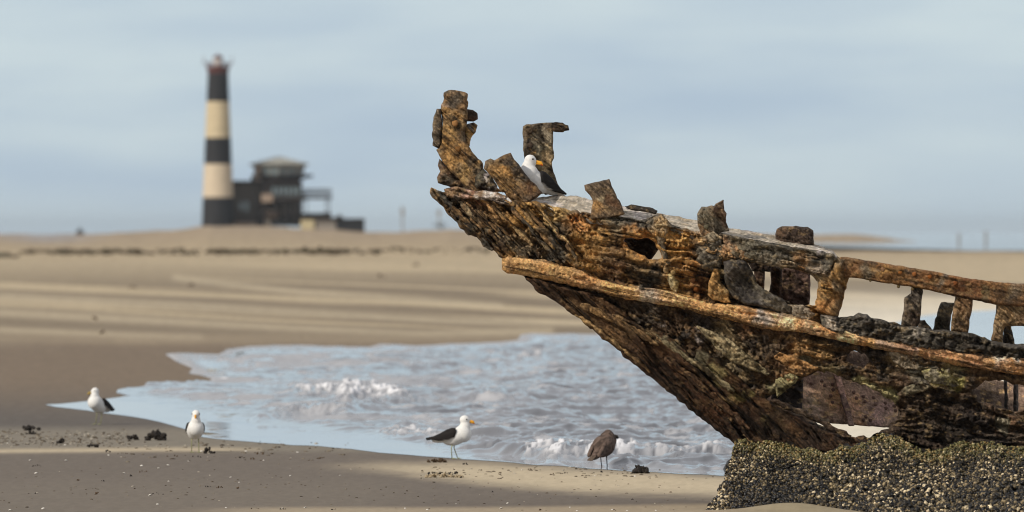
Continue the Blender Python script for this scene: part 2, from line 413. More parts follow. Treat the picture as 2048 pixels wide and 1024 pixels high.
# snap the border to the waterline
wVu = wV[used].copy()
cnt = np.bincount(wf.ravel(), minlength=nr * nc)[used]; bd = cnt < 4
_, bx, by = nearest(WX.ravel()[used][bd], WY.ravel()[used][bd], wseg)
g_ = G(bx, by); wVu[bd, 0] = g_[:, 0]; wVu[bd, 1] = g_[:, 1]; wVu[bd, 2] = .004
sandz = terrain(wVu[:, 0], wVu[:, 1]); wVu[:, 2] += np.maximum(sandz, 0)
tag(mk("water", wVu, remap[wf], M_WATER, cols=wc.reshape(-1, 3)[used]), "shallow tidal water with small grey ripples and white foam", kind='structure')
seaV = [(60, 1150, -.12), (20000, 1150, -.12), (55000, 50000, -.12), (-55000, 50000, -.12), (-20000, 2600, -.12), (20, 2600, -.12)]
tag(mk("sea", seaV, [[0, 1, 2, 3, 4, 5]], M_WATER, cols=np.tile(lin((95, 100, 104)), (6, 1))), "far calm sea behind the flats", kind='structure')

# ------------------------------------------------------------ the wreck
WO = np.array([3.2, 79.3, 0.0])
wreck = empty("shipwreck", tuple(WO), "rusted rotting bow of a wrecked ship rising from a bed of mussels", "shipwreck")
YK = 79.5
def stemx(py): return np.interp(py, [180, 375, 460, 520, 600, 700, 800, 880, 1020], [870, 860, 925, 1003, 1125, 1225, 1365, 1462, 1420])
def halfw(px, py):
    d = np.maximum(px - stemx(py), 0) + 10
    return 1.75 * (1 - np.exp(-d / 520.)) * (.74 + .26 * np.clip((860 - py) / 320., 0, 1))
def hullY(px, py): return YK - halfw(px, py)
RAIL_T = [(1003, 528)] + zc(Z2, [(560, 610), (600, 590), (700, 598), (850, 610), (960, 650), (1100, 685), (1200, 735), (1400, 790), (1500, 800), (1707, 825)])[0:] + \
    zc(Z3, [(600, 830), (760, 850), (900, 865), (1020, 890)]) + zc(Z6, [(450, 70), (550, 100), (620, 130), (700, 135), (800, 165), (900, 195), (1000, 193), (1100, 215), (1250, 240), (1420, 265), (1600, 280)])
RAIL_B = [(1003, 534)] + zc(Z2, [(560, 680), (600, 710), (700, 720), (800, 745), (900, 760), (1050, 800), (1200, 830), (1400, 880), (1707, 930)]) + \
    zc(Z3, [(700, 950), (850, 985), (950, 1015)]) + zc(Z6, [(350, 145), (500, 160), (600, 180), (750, 215), (900, 245), (1000, 265), (1150, 300), (1300, 325), (1450, 350), (1600, 370)])
GRIDS = {}; PART = {}
def slab(name, poly, Y=None, T=.1, r=8, step=2.0, D=None, col=None, holes=(), jit=1.6, seed=1, off=0.0, parent=wreck, back=None, label=None, m=M_RUST, flat_back=False):
    poly = rough(poly, jit, seed) if jit else poly
    hs = [rough(h, jit * 1.3, seed + 5 + i) for i, h in enumerate(holes)]
    a = np.array(poly); x0, y0 = a.min(0) - step; x1, y1 = a.max(0) + step
    gx, gy = np.meshgrid(np.arange(x0, x1 + step, step), np.arange(y0, y1 + step, step))
    cx = gx[:-1, :-1] + step / 2; cy = gy[:-1, :-1] + step / 2
    k = inside(cx, cy, poly)
    for h in hs: k &= ~inside(cx, cy, h)
    n_r, n_c = gx.shape; idx = np.arange(n_r * n_c).reshape(n_r, n_c)
    q = np.stack([idx[:-1, :-1], idx[1:, :-1], idx[1:, 1:], idx[:-1, 1:]], -1)[k]
    used = np.unique(q); cnt = np.bincount(q.ravel(), minlength=n_r * n_c)[used]; bd = cnt < 4
    x = gx.ravel()[used]; y = gy.ravel()[used]
    sg = segs_of(poly)
    for h in hs: sg += segs_of(h)
    d, bx, by = nearest(x, y, sg)
    sn = bd & (d < step * 1.6)
    x = np.where(sn, bx, x); y = np.where(sn, by, y); d = np.where(bd, 0, d)
    prof = np.sqrt(np.clip(1 - (1 - np.clip(d / r, 0, 1)) ** 2, 0, 1))
    Yb = (hullY(x, y) if Y is None else (Y(x, y) if callable(Y) else np.full(x.shape, float(Y)))) + off
    dd = D(x, y) if D is not None else 0
    soft = ss(0, r * .8, d)
    Yf = Yb - T / 2 * prof - dd * (.15 + .85 * soft) * (~bd)
    Ybk = Yb + (T / 2 if back is None else back) * prof
    cf = col(x, y)
    remap = np.full(n_r * n_c, -1); remap[used] = np.arange(len(used))
    qf = remap[q]
    inner = np.where(~bd)[0]; rb = np.arange(len(used)); rb[inner] = len(used) + np.arange(len(inner))
    V = np.concatenate([P(x, y, Yf), P(x[inner], y[inner], Ybk[inner])])
    C = np.concatenate([cf, cf[inner] * .9])
    Fq = np.concatenate([qf, rb[qf][:, ::-1]])
    GRIDS[name] = (x, y, Yf)
    o = mk(name, V, Fq, m, parent, WO, C)
    if label: o['label'] = label
    PART[name] = o
    return o
def frontY(name, px, py):
    x, y, Yf = GRIDS[name]; return float(Yf[np.argmin((x - px) ** 2 + (y - py) ** 2)])

OC = 'b07a3c'; OR = 'c07838'; DB = '4a3424'; GB = '4c483e'; TA = 'd0a468'; LI = '85796a'; WH = 'ded4c6'; RB = '744028'; YE = 'a89a52'; BK = '2c2622'; MB_ = '7c5836'; GY = 'a69a88'
def zone(cps, base, ang, seed, k1=.75, k2=.5, La=70, Wa=7, warp=26, sat=.82, gain=1.42, iso=.6):
    cps = [(a, b, lin(hx(c)), r) for a, b, c, r in cps]; base = [lin(hx(b)) for b in base]
    def f(x, y):
        wx = x + (fbm(x / 28, y / 28, seed, 4) - .5) * warp * 2; wy = y + (fbm(x / 28, y / 28, seed + 9, 4) - .5) * warp * 2
        n = fbm(x / 34, y / 34, seed + 2, 4)
        b0 = base[0] * (1 - ss(.38, .52, n)[:, None]) + base[1] * ss(.38, .52, n)[:, None]
        t = ss(.52, .64, n)[:, None]; b0 = b0 * (1 - t) + base[2] * t
        W_ = np.full(x.shape, .35); C_ = b0 * .35
        for a, b, c, r in cps:
            g = np.exp(-((wx - a) ** 2 + (wy - b) ** 2) / (2 * (r * .62) ** 2)) * 2.2
            C_ = C_ + c * g[:, None]; W_ = W_ + g
        c = C_ / W_[:, None]
        A = ang(x, y) if callable(ang) else np.full(x.shape, float(ang))
        lo = .6 * grain(x, y, 43, La, Wa, seed + 20) + .4 * grain(x, y, 43, La * .5, Wa * .35, seed + 25, 3); hi = .6 * grain(x, y, 13, La, Wa, seed + 20) + .4 * grain(x, y, 13, La * .5, Wa * .35, seed + 25, 3)
        t = np.clip((43 - A) / 30., 0, 1); g1 = lo * (1 - t) + hi * t
        g2 = fbm(x / 7, y / 7, seed + 30, 4, .7)
        dark = np.clip(ss(.51, .62, g1) * k1 + ss(.58, .74, g2) * .55 * iso, 0, .92)[:, None]
        c = c * (1 - dark) + lin((46, 36, 29)) * dark
        lt = (ss(.54, .68, fbm(x / 5, y / 5, seed + 40, 3, .7)) * k2)[:, None] * (1 - dark)
        c = c + (c * .55 + lin((86, 74, 58))) * lt * .8
        spot = ss(.60, .72, fbm(x / 16, y / 9, seed + 44, 4, .65))[:, None] * .4 * iso
        c = c * (1 - spot) + lin(hx('c09860')) * spot
        crust = ss(.56, .66, fbm(x / 11, y / 11, seed + 47, 4, .7))[:, None] * .8 * k1 * iso
        c = c * (1 - crust) + lin((62, 56, 48)) * crust
        lum = (c @ np.array([.25, .6, .15]))[:, None]
        c = lum + (c - lum) * sat
        v = (.40 + 1.2 * fbm(x / 3.0, y / 3.0, seed + 48, 2, .9))[:, None]
        crk = np.maximum(ss(.86, .95, ridged(x / 19 + y / 50, y / 13 - x / 40, seed + 51, 3)), ss(.60, .68, g1) * .8)[:, None] * k1
        v = v * (1 - .72 * np.clip(crk, 0, 1))
        c = c * v * gain
        k = np.clip((c[:, 0] / (c[:, 1] + 1e-6) - 1.2) / .9, 0, 1)
        c[:, 1] = np.minimum(c[:, 1] * (1 + .12 * k), c[:, 0] * .86); c[:, 2] = np.minimum(c[:, 2], c[:, 1] * .92)
        return np.clip(c, 0.004, .95)
    return f
def relief(ang, seed, a1=.05, a2=.035, a3=.014, L=90, Wd=13, pit=.05):
    def f(x, y):
        A = ang(x, y) if callable(ang) else np.full(x.shape, float(ang))
        t = np.clip((43 - A) / 30., 0, 1)
        g = grain(x, y, 43, L, Wd, seed, 4) * (1 - t) + grain(x, y, 13, L, Wd, seed, 4) * t
        g = (ss(.3, .7, g) - .5) * a1
        l = (fbm(x / 30, y / 30, seed + 3, 4) - .5) * 1.3 * a2
        hh = (grain(x, y, 43, 46, 15, seed + 12, 4) * (1 - t) + grain(x, y, 13, 46, 15, seed + 12, 4) * t) * 7; fl = np.floor(hh)
        l = l + (fl + ss(.0, .22, hh - fl) - 3.5) / 7 * a2 * 1.8
        s_ = (fbm(x / 6, y / 6, seed + 4, 3, .7) - .5) * 2 * a3
        p = ss(.60, .70, fbm(x / 22, y / 22, seed + 5, 3)) * pit
        cr = ss(.80, .93, ridged(x / 26 + y / 60, y / 17 - x / 50, seed + 6, 3)) * pit * .8
        edge = ss(.86, .95, ridged(x / 19 + y / 50, y / 13 - x / 40, seed + 61, 3)) * a2 * .6
        return (g + l + s_ - p - cr - edge) * 1.35
    return f
ANG = lambda x, y: 43 - 30 * ss(1060, 1330, x)

# upper bow
HOLE_D = zc(Z3, [(20, 415), (60, 402), (120, 400), (190, 400), (240, 435), (268, 475), (287, 510), (282, 542), (215, 542), (160, 520), (100, 490), (50, 455)])
HOLE_E = zc(Z3, [(872, 558), (1030, 588), (1110, 600), (1180, 606), (1300, 640), (1352, 700), (1340, 800), (1335, 852), (1290, 850), (1180, 860), (1110, 815), (1020, 772), (950, 722), (905, 630)])
top = [(858, 376), (862, 373), (871, 378), (880, 385), (888, 384), (893, 376), (915, 380), (950, 383), (985, 388), (1040, 400), (1070, 403), (1110, 414), (1180, 427), (1240, 433), (1288, 440),
       (1298, 436), (1312, 429), (1325, 429), (1334, 440), (1345, 452), (1400, 462), (1440, 466), (1480, 475), (1560, 490), (1640, 503), (1664, 507), (1674, 520), (1673, 560), (1668, 600), (1672, 640)]
lead = zc(Z2, [(565, 603), (520, 580), (490, 545), (440, 505), (400, 470), (385, 460), (370, 462), (345, 448), (330, 438), (280, 395), (236, 340), (200, 310), (150, 250), (100, 200), (62, 150)])
railc = [(a, b + 12) for a, b in RAIL_T]
U = top + [(x, y) for x, y in reversed(railc) if 1012 < x < 1680] + [(1012, 530)] + lead
cpU = [(880, 400, GB, 20), (915, 420, DB, 22), (960, 395, 'b87858', 16), (1010, 385, 'dcc0ac', 10), (985, 380, '8c5040', 14), (980, 430, MB_, 30), (930, 440, GB, 18), (1000, 470, DB, 25),
       (1040, 440, OC, 26), (1075, 470, GB, 22), (1035, 490, 'a89070', 16), (1100, 430, 'b0884c', 24), (1120, 480, GB, 28), (1160, 500, OC, 26), (1105, 520, '5a5246', 20), (1150, 450, OR, 18), (1200, 470, OC, 24),
       (1230, 500, MB_, 26), (1180, 540, OC, 18), (1240, 545, '5c3824', 22), (1270, 480, OR, 20), (1280, 440, GB, 20), (1230, 445, '6a6250', 22), (1320, 450, 'a0845c', 16), (1290, 550, GB, 24), (1345, 500, OC, 24),
       (1350, 550, 'b4804a', 26), (1380, 530, OR, 22), (1400, 580, '6c3c24', 22), (1430, 560, 'c8a060', 12), (1410, 540, GB, 20), (1460, 500, 'c88c58', 18), (1430, 470, '8a8070', 22), (1480, 490, '6c6450', 24),
       (1540, 500, '5c5848', 28), (1600, 510, '4c4c40', 26), (1650, 520, '4e4a40', 18), (1560, 525, 'a89478', 16), (1600, 528, OR, 18), (1640, 540, 'b09880', 16), (1470, 560, GB, 26), (1500, 590, '45443c', 24),
       (1540, 610, '8a8470', 18), (1450, 600, '504a40', 20), (1590, 620, 'c0a888', 16), (1640, 630, 'b07438', 18), (1300, 600, GB, 18), (1340, 590, OC, 14), (1440, 585, 'd8b070', 9), (1170, 560, '5a3a24', 18),
       (1060, 520, DB, 18), (1130, 540, MB_, 16), (1650, 590, OC, 20)]
slab("bow_planking", U, T=.14, r=9, D=relief(ANG, 100, .11, .05, .02, 170, 10, .05), col=zone(cpU, [GB, MB_, OC], ANG, 3, .7, .6, 130, 7, gain=1.6, sat=.86), holes=[HOLE_D, HOLE_E], jit=2.8, seed=3, step=1.7)

# loose planks and splinters lying over the bow, running down along the rake
pl = [((872, 379), (985, 500), 13, '4a463c'), ((905, 382), (985, 470), 15, '7c6a50'), ((925, 400), (1038, 518), 10, 'a08058'), ((905, 412), (950, 468), 9, '403830'), ((950, 420), (1060, 522), 16, '544634'),
      ((955, 395), (1000, 440), 9, 'b07840'), ((975, 402), (1065, 492), 15, 'a08054'), ((1020, 405), (1125, 530), 12, '4c4438'), ((1030, 410), (1110, 500), 10, 'b48a50'),
      ((1055, 420), (1165, 545), 12, '98784c'), ((1085, 425), (1150, 500), 9, 'b89058'), ((1110, 460), (1170, 545), 8, '5a5242'), ((1000, 452), (1050, 515), 6, '302820'), ((940, 430), (1000, 500), 6, '3a3028')]
for i, (a, b, wd, c) in enumerate(pl):
    n = 9; L = []; Rr = []
    dx, dy = b[0] - a[0], b[1] - a[1]; l = math.hypot(dx, dy); nx, ny = -dy / l, dx / l
    for k in range(n + 1):
        t = k / n; bow = math.sin(t * math.pi) * (3.5 * math.sin(i * 2.1)) + random.uniform(-1.5, 1.5); wk = wd * .5 * (.45 + .8 * random.random()) * (.35 if k in (0, n) else 1)
        cx, cy = a[0] + dx * t + nx * bow, a[1] + dy * t + ny * bow
        L.append((cx + nx * wk, cy + ny * wk)); Rr.append((cx - nx * wk, cy - ny * wk))
    slab("plank", L + Rr[::-1], T=.05, r=3.5, step=1.6, off=-.085 - .018 * (i % 3), D=relief(43, 200 + i, .03, .012, .012, 60, 5, 0),
         col=zone([], [c, c, MB_], 43, 40 + i, .6, .6, 120, 4, gain=1.6), jit=2.8, seed=50 + i)

# stem post and knees
HEAD = zc(Z1, [(228, 118), (262, 98), (330, 103), (395, 124), (396, 210), (390, 340), (375, 400), (380, 455), (412, 500), (452, 555), (495, 605), (503, 650), (560, 700), (600, 770), (640, 800), (560, 800), (470, 860), (445, 835),
                (410, 790), (370, 755), (318, 700), (262, 640), (222, 590), (180, 515), (205, 480), (212, 400), (216, 270), (210, 200), (230, 160)])
cpH = [(900, 200, '5c5044', 14), (925, 205, '8a6440', 12), (905, 240, 'a47c4c', 16), (920, 225, OC, 12), (895, 275, 'a8783c', 16), (915, 300, MB_, 16), (940, 320, GB, 14), (960, 345, '4e4a40', 14),
       (905, 320, OC, 14), (930, 350, 'b08448', 14), (950, 375, MB_, 12), (975, 360, '4a463e', 12), (990, 370, WH, 5), (885, 210, 'b09078', 6)]
slab("stem_head", HEAD, Y=YK - .12, T=.20, r=6, step=1.7, D=relief(70, 300, .02, .02, .012, 80, 9, .0), col=zone(cpH, ['6c5a44', MB_, OC], 60, 61, .6, .45), jit=1.8, seed=9)
DKW = ['40382e', '5c4a38', 'a07848']
slab("stem_head_strip", zc(Z1, [(160, 285), (185, 232), (212, 230), (218, 300), (214, 470), (188, 500), (155, 482), (152, 400)]), Y=YK - .16, T=.12, r=5, step=1.6, D=relief(75, 310, .02, .01, .008, 50, 5, 0), col=zone([], ['50463a', '6c5a46', '7c6a50'], 43, 64), jit=1.5, seed=11)
slab("stem_bracket", zc(Z1, [(370, 235), (400, 230), (430, 236), (460, 262), (462, 300), (430, 318), (385, 318)]), Y=YK - .05, T=.12, r=6, step=1.6, D=relief(20, 312, .015, .015, .01, 40, 5, 0), col=zone([], ['5a3c30', '48382e', '74503c'], 13, 65), jit=1.2, seed=12)
slab("stem_bracket", zc(Z1, [(370, 345), (400, 335), (432, 324), (462, 345), (448, 392), (415, 430), (408, 490), (372, 470)]), Y=YK - .05, T=.12, r=6, step=1.6, D=relief(60, 314, .015, .02, .01, 40, 5, 0), col=zone([(948, 252, WH, 6), (940, 262, 'c89858', 8)], [OC, 'b08450', MB_], 43, 66), jit=1.2, seed=13)
slab("stem_lump", zc(Z1, [(200, 575), (188, 620), (205, 655), (185, 700), (195, 738), (232, 755), (330, 775), (420, 800), (380, 730), (270, 640), (225, 590)]), Y=YK + .02, T=.25, r=9, step=1.7, D=relief(40, 316, .03, .03, .015, 40, 8, .02), col=zone([], ['4c3c30', '6a4c38', '54483a'], 43, 67), jit=1.8, seed=14)
slab("stem_lump", zc(Z1, [(440, 700), (500, 640), (560, 695), (600, 760), (560, 800), (450, 775)]), Y=YK - .22, T=.16, r=9, step=1.7, D=relief(30, 318, .03, .03, .015, 30, 8, .02), col=zone([(992, 372, WH, 6), (972, 352, 'd8d0c4', 4)], ['46423a', '57503f', '3a342c'], 43, 68), jit=1.8, seed=15)
slab("ledge", zc(Z1, [(235, 775), (300, 758), (380, 768), (440, 790), (520, 790), (600, 800), (660, 830), (700, 870), (680, 895), (560, 860), (430, 850), (300, 850), (250, 830)]), Y=None, off=-.12, T=.10, r=6, step=1.7,
     D=relief(10, 320, .03, .03, .015, 30, 8, .02), col=zone([(975, 388, WH, 9), (1010, 392, 'e4dcd2', 9), (925, 382, 'c49484', 10), (1000, 400, 'd8c4b4', 8), (950, 385, '703c30', 7)], ['6c4c3a', '9a7250', '8a7464'], 13, 69), jit=2, seed=16)
KNEE = zc(Z1, [(505, 640), (520, 590), (545, 572), (578, 580), (640, 548), (690, 530), (712, 572), (740, 612), (800, 690), (862, 750), (905, 800), (880, 830), (800, 885), (740, 872), (680, 842), (620, 790), (590, 740), (550, 680)])
slab("leaning_knee", KNEE, Y=lambda x, y: YK - .42 + 0 * x, T=.22, r=4.5, step=1.7, D=relief(55, 330, .03, .02, .012, 70, 10, 0),
     col=zone([(990, 345, OC, 16), (1010, 375, 'a87438', 16), (1040, 395, MB_, 14), (1020, 325, '4c4238', 14), (1045, 355, '4a4038', 14), (1035, 340, '5a4c40', 12), (1065, 380, '5a3826', 14), (980, 330, '6c5c48', 9)], [MB_, '5a4a3a', OC], 50, 71, .6), jit=1.8, seed=17)
# far side channel frame with its stub arm
CH = zc(ZG, [(152, 140), (190, 112), (300, 104), (390, 95), (480, 86), (520, 92), (516, 205), (522, 400), (535, 520), (506, 570), (520, 690), (560, 780), (600, 870), (640, 960), (420, 960), (300, 800), (200, 640), (160, 450), (158, 300)])
slab("channel_frame", CH, Y=lambda x, y: YK + .55 + .0 * x, T=.10, r=4, step=1.3, D=lambda x, y: -.05 * np.exp(-((x - 1090 + (y - 300) * -.12) / 9.) ** 2) + .03 * np.exp(-((x - 1053) / 5.) ** 2) + relief(80, 340, .01, .01, .008, 50, 6, 0)(x, y),
     col=zone([(1055, 262, '5a4636', 9), (1058, 285, '4c4038', 9), (1080, 300, '8c8064', 12), (1088, 270, '8a7c64', 12), (1095, 320, 'b49468', 8), (1102, 290, '5c4030', 7), (1105, 330, '503828', 7), (1062, 300, OC, 4), (1090, 345, 'a08c68', 9)], ['5c4c3c', '6a5a44', '7c6848'], 60, 73, .4), jit=1.2, seed=18)
slab("channel_arm", zc(ZG, [(505, 92), (560, 86), (640, 92), (662, 112), (706, 125), (712, 188), (660, 198), (640, 214), (560, 205), (508, 204)]), Y=YK + .5, T=.10, r=6, step=1.4, D=relief(15, 342, .015, .02, .01, 30, 5, 0), col=zone([], ['4e382a', '5e4430', '43352b'], 13, 74), jit=1.2, seed=19)
P2 = zc(Z2, [(1120, 105), (1150, 92), (1200, 84), (1250, 70), (1293, 60), (1310, 110), (1350, 190), (1380, 250), (1400, 300), (1300, 330), (1165, 345), (1165, 280), (1182, 215), (1160, 170), (1128, 140)])
slab("timberhead", P2, Y=lambda x, y: hullY(x, y) - .02, T=.20, r=3.5, step=1.7, D=relief(75, 350, .012, .01, .01, 60, 8, 0), col=zone([(1205, 380, '6c5844', 20), (1190, 420, 'b47c40', 9), (1225, 410, '5c3826', 12), (1180, 370, '806c54', 9), (1202, 405, 'a4906c', 5)], ['644e3a', '7a5c40', '5a4030'], 60, 75, .5), jit=1.2, seed=20)
P3 = zc(Z3, [(530, 212), (560, 185), (620, 175), (648, 182), (655, 165), (680, 145), (710, 130), (713, 200), (730, 230), (724, 290), (742, 345), (690, 360), (710, 430), (640, 450), (590, 430), (545, 360), (528, 280)])
slab("timberhead", P3, Y=lambda x, y: hullY(x, y) - .02 + .002 * (x - 1420), T=.18, r=5, step=1.6, D=lambda x, y: relief(70, 352, .02, .02, .012, 40, 8, 0)(x, y) - .05 * ss(1428, 1434, x), col=zone([(1405, 425, '6e6654', 14), (1415, 445, '7c7058', 12), (1445, 430, '664838', 10), (1447, 405, '5c4034', 9), (1428, 425, 'b09878', 6), (1412, 478, 'b0784a', 8)], ['6a5e4c', '5e4a3a', '7a6a50'], 60, 76, .5), jit=1.6, seed=21)
P4 = zc(Z3, [(1060, 370), (1070, 332), (1110, 312), (1200, 314), (1280, 320), (1320, 345), (1324, 440), (1200, 450), (1062, 430)])
slab("mooring_post", P4, Y=lambda x, y: hullY(x, y) + .45, T=.20, r=6, step=1.6, D=relief(85, 354, .01, .02, .012, 30, 9, .02), col=zone([(1570, 465, '70503a', 9), (1600, 462, '443630', 16), (1620, 470, '3c302c', 8)], ['4c3a30', '58443a', '4a3c34'], 60, 77, .4, .3), jit=1.2, seed=22)

# weathered deck edge: a real sloping deck, nearer edge low, farther edge higher
DT = [(1058, 398), (1072, 394), (1100, 390), (1160, 391), (1180, 397), (1250, 411), (1300, 418), (1318, 425), (1395, 440), (1460, 455), (1560, 471), (1625, 486), (1664, 500), (1674, 512)]
DBt = [(1058, 404), (1110, 418), (1180, 432), (1240, 436), (1345, 456), (1440, 470), (1560, 496), (1640, 507), (1674, 518)]
xs = np.arange(1058, 1675, 2.0); ts = np.linspace(0, 1, 14); yt = interp(xs, DT) + (fbm(xs / 9, xs * 0, 4, 3) - .5) * 3; yb = interp(xs, DBt)
DXm, DTm = np.meshgrid(xs, ts); py_ = yb[None] * (1 - DTm) + yt[None] * DTm
Yd = hullY(DXm, py_) + .0 + DTm * .62
dsp = (fbm(DXm / 14, DTm * 8, 19, 3) - .5) * .02 + (np.abs(np.sin(DTm * 12.5)) < .25) * -.006
dP = P(DXm, py_, Yd); dP[..., 2] += dsp * (DTm > .05)
n0, n1_ = DXm.shape; idx = np.arange(n0 * n1_).reshape(n0, n1_); q1 = np.stack([idx[:-1, :-1], idx[:-1, 1:], idx[1:, 1:], idx[1:, :-1]], -1).reshape(-1, 4)
dP2 = dP.copy(); dP2[..., 2] -= .07; dV = np.concatenate([dP.reshape(-1, 3), dP2.reshape(-1, 3)]); N_ = n0 * n1_
rim = list(idx[0]) + list(idx[1:, -1]) + list(idx[-1, ::-1][1:]) + list(idx[::-1, 0][1:-1]); rim = np.array(rim); rn = np.roll(rim, -1)
q2 = np.stack([rim, rim + N_, rn + N_, rn], -1)
dc = zone([(1130, 405, 'a89c84', 30), (1000, 450, 'c8baa0', 30)], ['b4a894', 'c0b4a0', 'd0c6b6'], 13, 81, .35, .35, 50, 4, sat=.9, gain=1.35)((DXm * .6).ravel() + 600, (py_ + DTm * 110).ravel())
mk("deck_edge", dV, np.concatenate([q1, (q1 + N_)[:, ::-1], q2]), M_RUST, wreck, WO, np.concatenate([dc, dc]))
slab("deck_scrap", [(1248, 413), (1262, 409), (1285, 412), (1305, 416), (1316, 422), (1312, 428), (1290, 424), (1262, 420)], Y=lambda x, y: hullY(x, y) + .5, T=.08, r=4, step=1.5, col=zone([], ['3c3a34', '4a463e', '34302c'], 13, 83), jit=1, seed=23)
slab("deck_beam", zc(Z3, [(700, 365), (860, 395), (1000, 420), (1200, 460), (1340, 480), (1460, 505), (1482, 540), (1440, 620), (1400, 655), (1300, 640), (1180, 606), (1030, 590), (880, 560), (800, 500), (700, 430)]), off=-.07, T=.14, r=7, D=relief(13, 360, .035, .03, .018, 80, 9, .02),
     col=zone([(1470, 480, '7a6e58', 18), (1530, 495, '5e5a4a', 26), (1590, 505, '4a4a3e', 26), (1650, 515, '3f3e36', 16), (1520, 518, 'a4927a', 12), (1560, 522, '98826a', 12), (1600, 526, OR, 18), (1630, 540, 'b49c84', 14), (1640, 500, 'b8b0a4', 7), (1660, 540, '6c6658', 10), (1455, 490, 'c89068', 12)], ['5c5646', '6e644e', '7c6a50'], 13, 84, .6), jit=1.6, seed=24)
slab("draped_plate", zc(Z3, [(705, 560), (760, 540), (860, 548), (902, 620), (925, 690), (955, 725), (1025, 770), (1110, 812), (1165, 868), (1166, 908), (1100, 905), (1020, 880), (850, 850), (765, 800), (715, 700)]), off=-.12, T=.08, r=8, D=lambda x, y: .05 * np.sin((x * .5 + y * .8) / 15.) + relief(25, 362, .02, .03, .015, 50, 10, 0)(x, y),
     col=zone([(1465, 540, '56524a', 20), (1500, 570, '34322e', 14), (1490, 600, '3c3a36', 18), (1540, 600, '7a7462', 16), (1565, 615, '8c8670', 10), (1510, 560, '7c745e', 10)], ['48463e', '3a3832', '625c4c'], 30, 85, .6), jit=1.5, seed=25)
for i, (pts, c) in enumerate([([(175, 290), (240, 245), (280, 238), (320, 272), (335, 330), (310, 420), (330, 560), (330, 640), (300, 640), (290, 520), (250, 400), (190, 340)], ['5c5446', '8a745a', 'a88458']),
                              ([(570, 410), (690, 400), (700, 520), (690, 600), (560, 610), (520, 540), (560, 480)], ['4e483e', '6a604e', '5c5448']),
                              ([(600, 700), (640, 600), (672, 610), (690, 700), (740, 760), (760, 840), (640, 825), (600, 790)], ['c09a5c', 'a88450', OC]),
                              ([(315, 640), (370, 640), (400, 700), (385, 770), (345, 745)], ['c4b080', 'b89c60', '8c7040']),
                              ([(690, 440), (790, 440), (870, 490), (850, 530), (700, 535)], ['7a6e58', 'b07c54', '6a6250']),
                              ([(1180, 860), (1250, 850), (1290, 880), (1330, 920), (1290, 960), (1180, 930)], ['c4ae94', 'a48c70', '8c7c68']),
                              ([(640, 350), (705, 400), (650, 430), (600, 430), (560, 380), (600, 360)], ['968468', 'b89468', '7c6e58'])]):
    slab("scab_plate", zc(Z3, pts), off=-.10 - .015 * (i % 3), T=.07, r=7, step=1.7, D=relief(60, 370 + i, .02, .03, .018, 30, 9, 0), col=zone([], c, 40, 88 + i, .5), jit=2, seed=26 + i)
# end post
slab("end_post", zc(Z3, [(1325, 640), (1400, 648), (1440, 600), (1478, 520), (1500, 530), (1545, 530), (1562, 600), (1562, 670), (1540, 760), (1510, 870), (1486, 942), (1440, 930), (1345, 900), (1340, 840), (1352, 700)]), off=-.02, T=.22, r=9,
     D=lambda x, y: relief(80, 364, .04, .02, .015, 60, 9, 0)(x, y) - .08 * ss(1678, 1690, x + (y - 560) * .14),
     col=zone([(1645, 580, 'b07c44', 18), (1640, 560, '98805c', 12), (1650, 610, OR, 16), (1665, 590, '5c3c26', 8), (1670, 520, '6c6452', 14), (1675, 570, 'a08462', 9), (1688, 590, '4c3024', 8), (1690, 540, 'a87850', 7)], [OC, MB_, '8c6c48'], 60, 86, .5), jit=1.5, seed=40)
# upper iron rail on the right
slab("iron_rail", zc(Z4, [(258, 360), (262, 330), (282, 317), (400, 335), (560, 360), (760, 395), (900, 415), (1050, 450), (1200, 475), (1400, 495), (1620, 510), (1620, 665), (1400, 655), (1300, 640), (1180, 612), (1050, 588), (880, 550), (760, 525), (650, 508), (530, 492), (430, 472), (345, 462), (300, 460)]),
     off=-.02, T=.12, r=5, D=lambda x, y: relief(13, 380, .012, .012, .010, 60, 8, 0)(x, y) + .025 * ss(-2, 3, y - np.interp(x, [1680, 1860, 2060], [547, 577, 608])),
     col=zone([(1700, 525, '7a5c40', 12), (1740, 545, '6e6450', 12), (1765, 540, OC, 10), (1800, 545, '8a5c30', 20), (1815, 550, '5c544a', 10), (1860, 555, '7c4c28', 16), (1880, 560, '6a6456', 9), (1930, 575, '74442a', 22), (1965, 585, '6c5c3c', 12), (2000, 590, '7c5434', 22), (2040, 585, '8c7860', 12), (1720, 540, '7c4e2c', 14)], ['7a4c2a', '8c5a30', '6c4830'], 13, 87, .5, .3), jit=1.0, seed=41)
for i, (pts, c, ro) in enumerate([
        ([(762, 520), (838, 530), (838, 560), (830, 640), (818, 760), (792, 815), (688, 800), (688, 760), (710, 690), (716, 600), (755, 570)], ['5c5248', '70604e', '4a3a30'], 0),
        ([(960, 626), (1052, 634), (1030, 740), (1020, 840), (910, 820), (930, 720)], ['54503f', '6a6250', '4c463a'], .2),
        ([(1060, 580), (1180, 600), (1168, 700), (1145, 840), (1028, 830), (1040, 700)], ['7c5638', '8a6846', '5e4434'], 0),
        ([(1340, 640), (1560, 650), (1560, 796), (1400, 788), (1388, 832), (1385, 930), (1303, 890), (1325, 760)], ['7c5c40', '8c7252', 'a07c54'], 0),
        ([(1385, 785), (1440, 790), (1455, 860), (1470, 930), (1380, 930)], ['2e2620', '3a2e26', '332a24'], .2),
        ([(805, 755), (850, 750), (880, 780), (900, 820), (800, 830)], ['4a4238', '56493c', '3c352d'], .25)]):
    slab("stanchion", zc(Z4, pts), off=.02 + ro, T=.13, r=6, step=1.7, D=relief(80, 390 + i, .035, .015, .014, 50, 8, 0), col=zone([], c, 60, 96 + i, .5), jit=1.5, seed=44 + i)
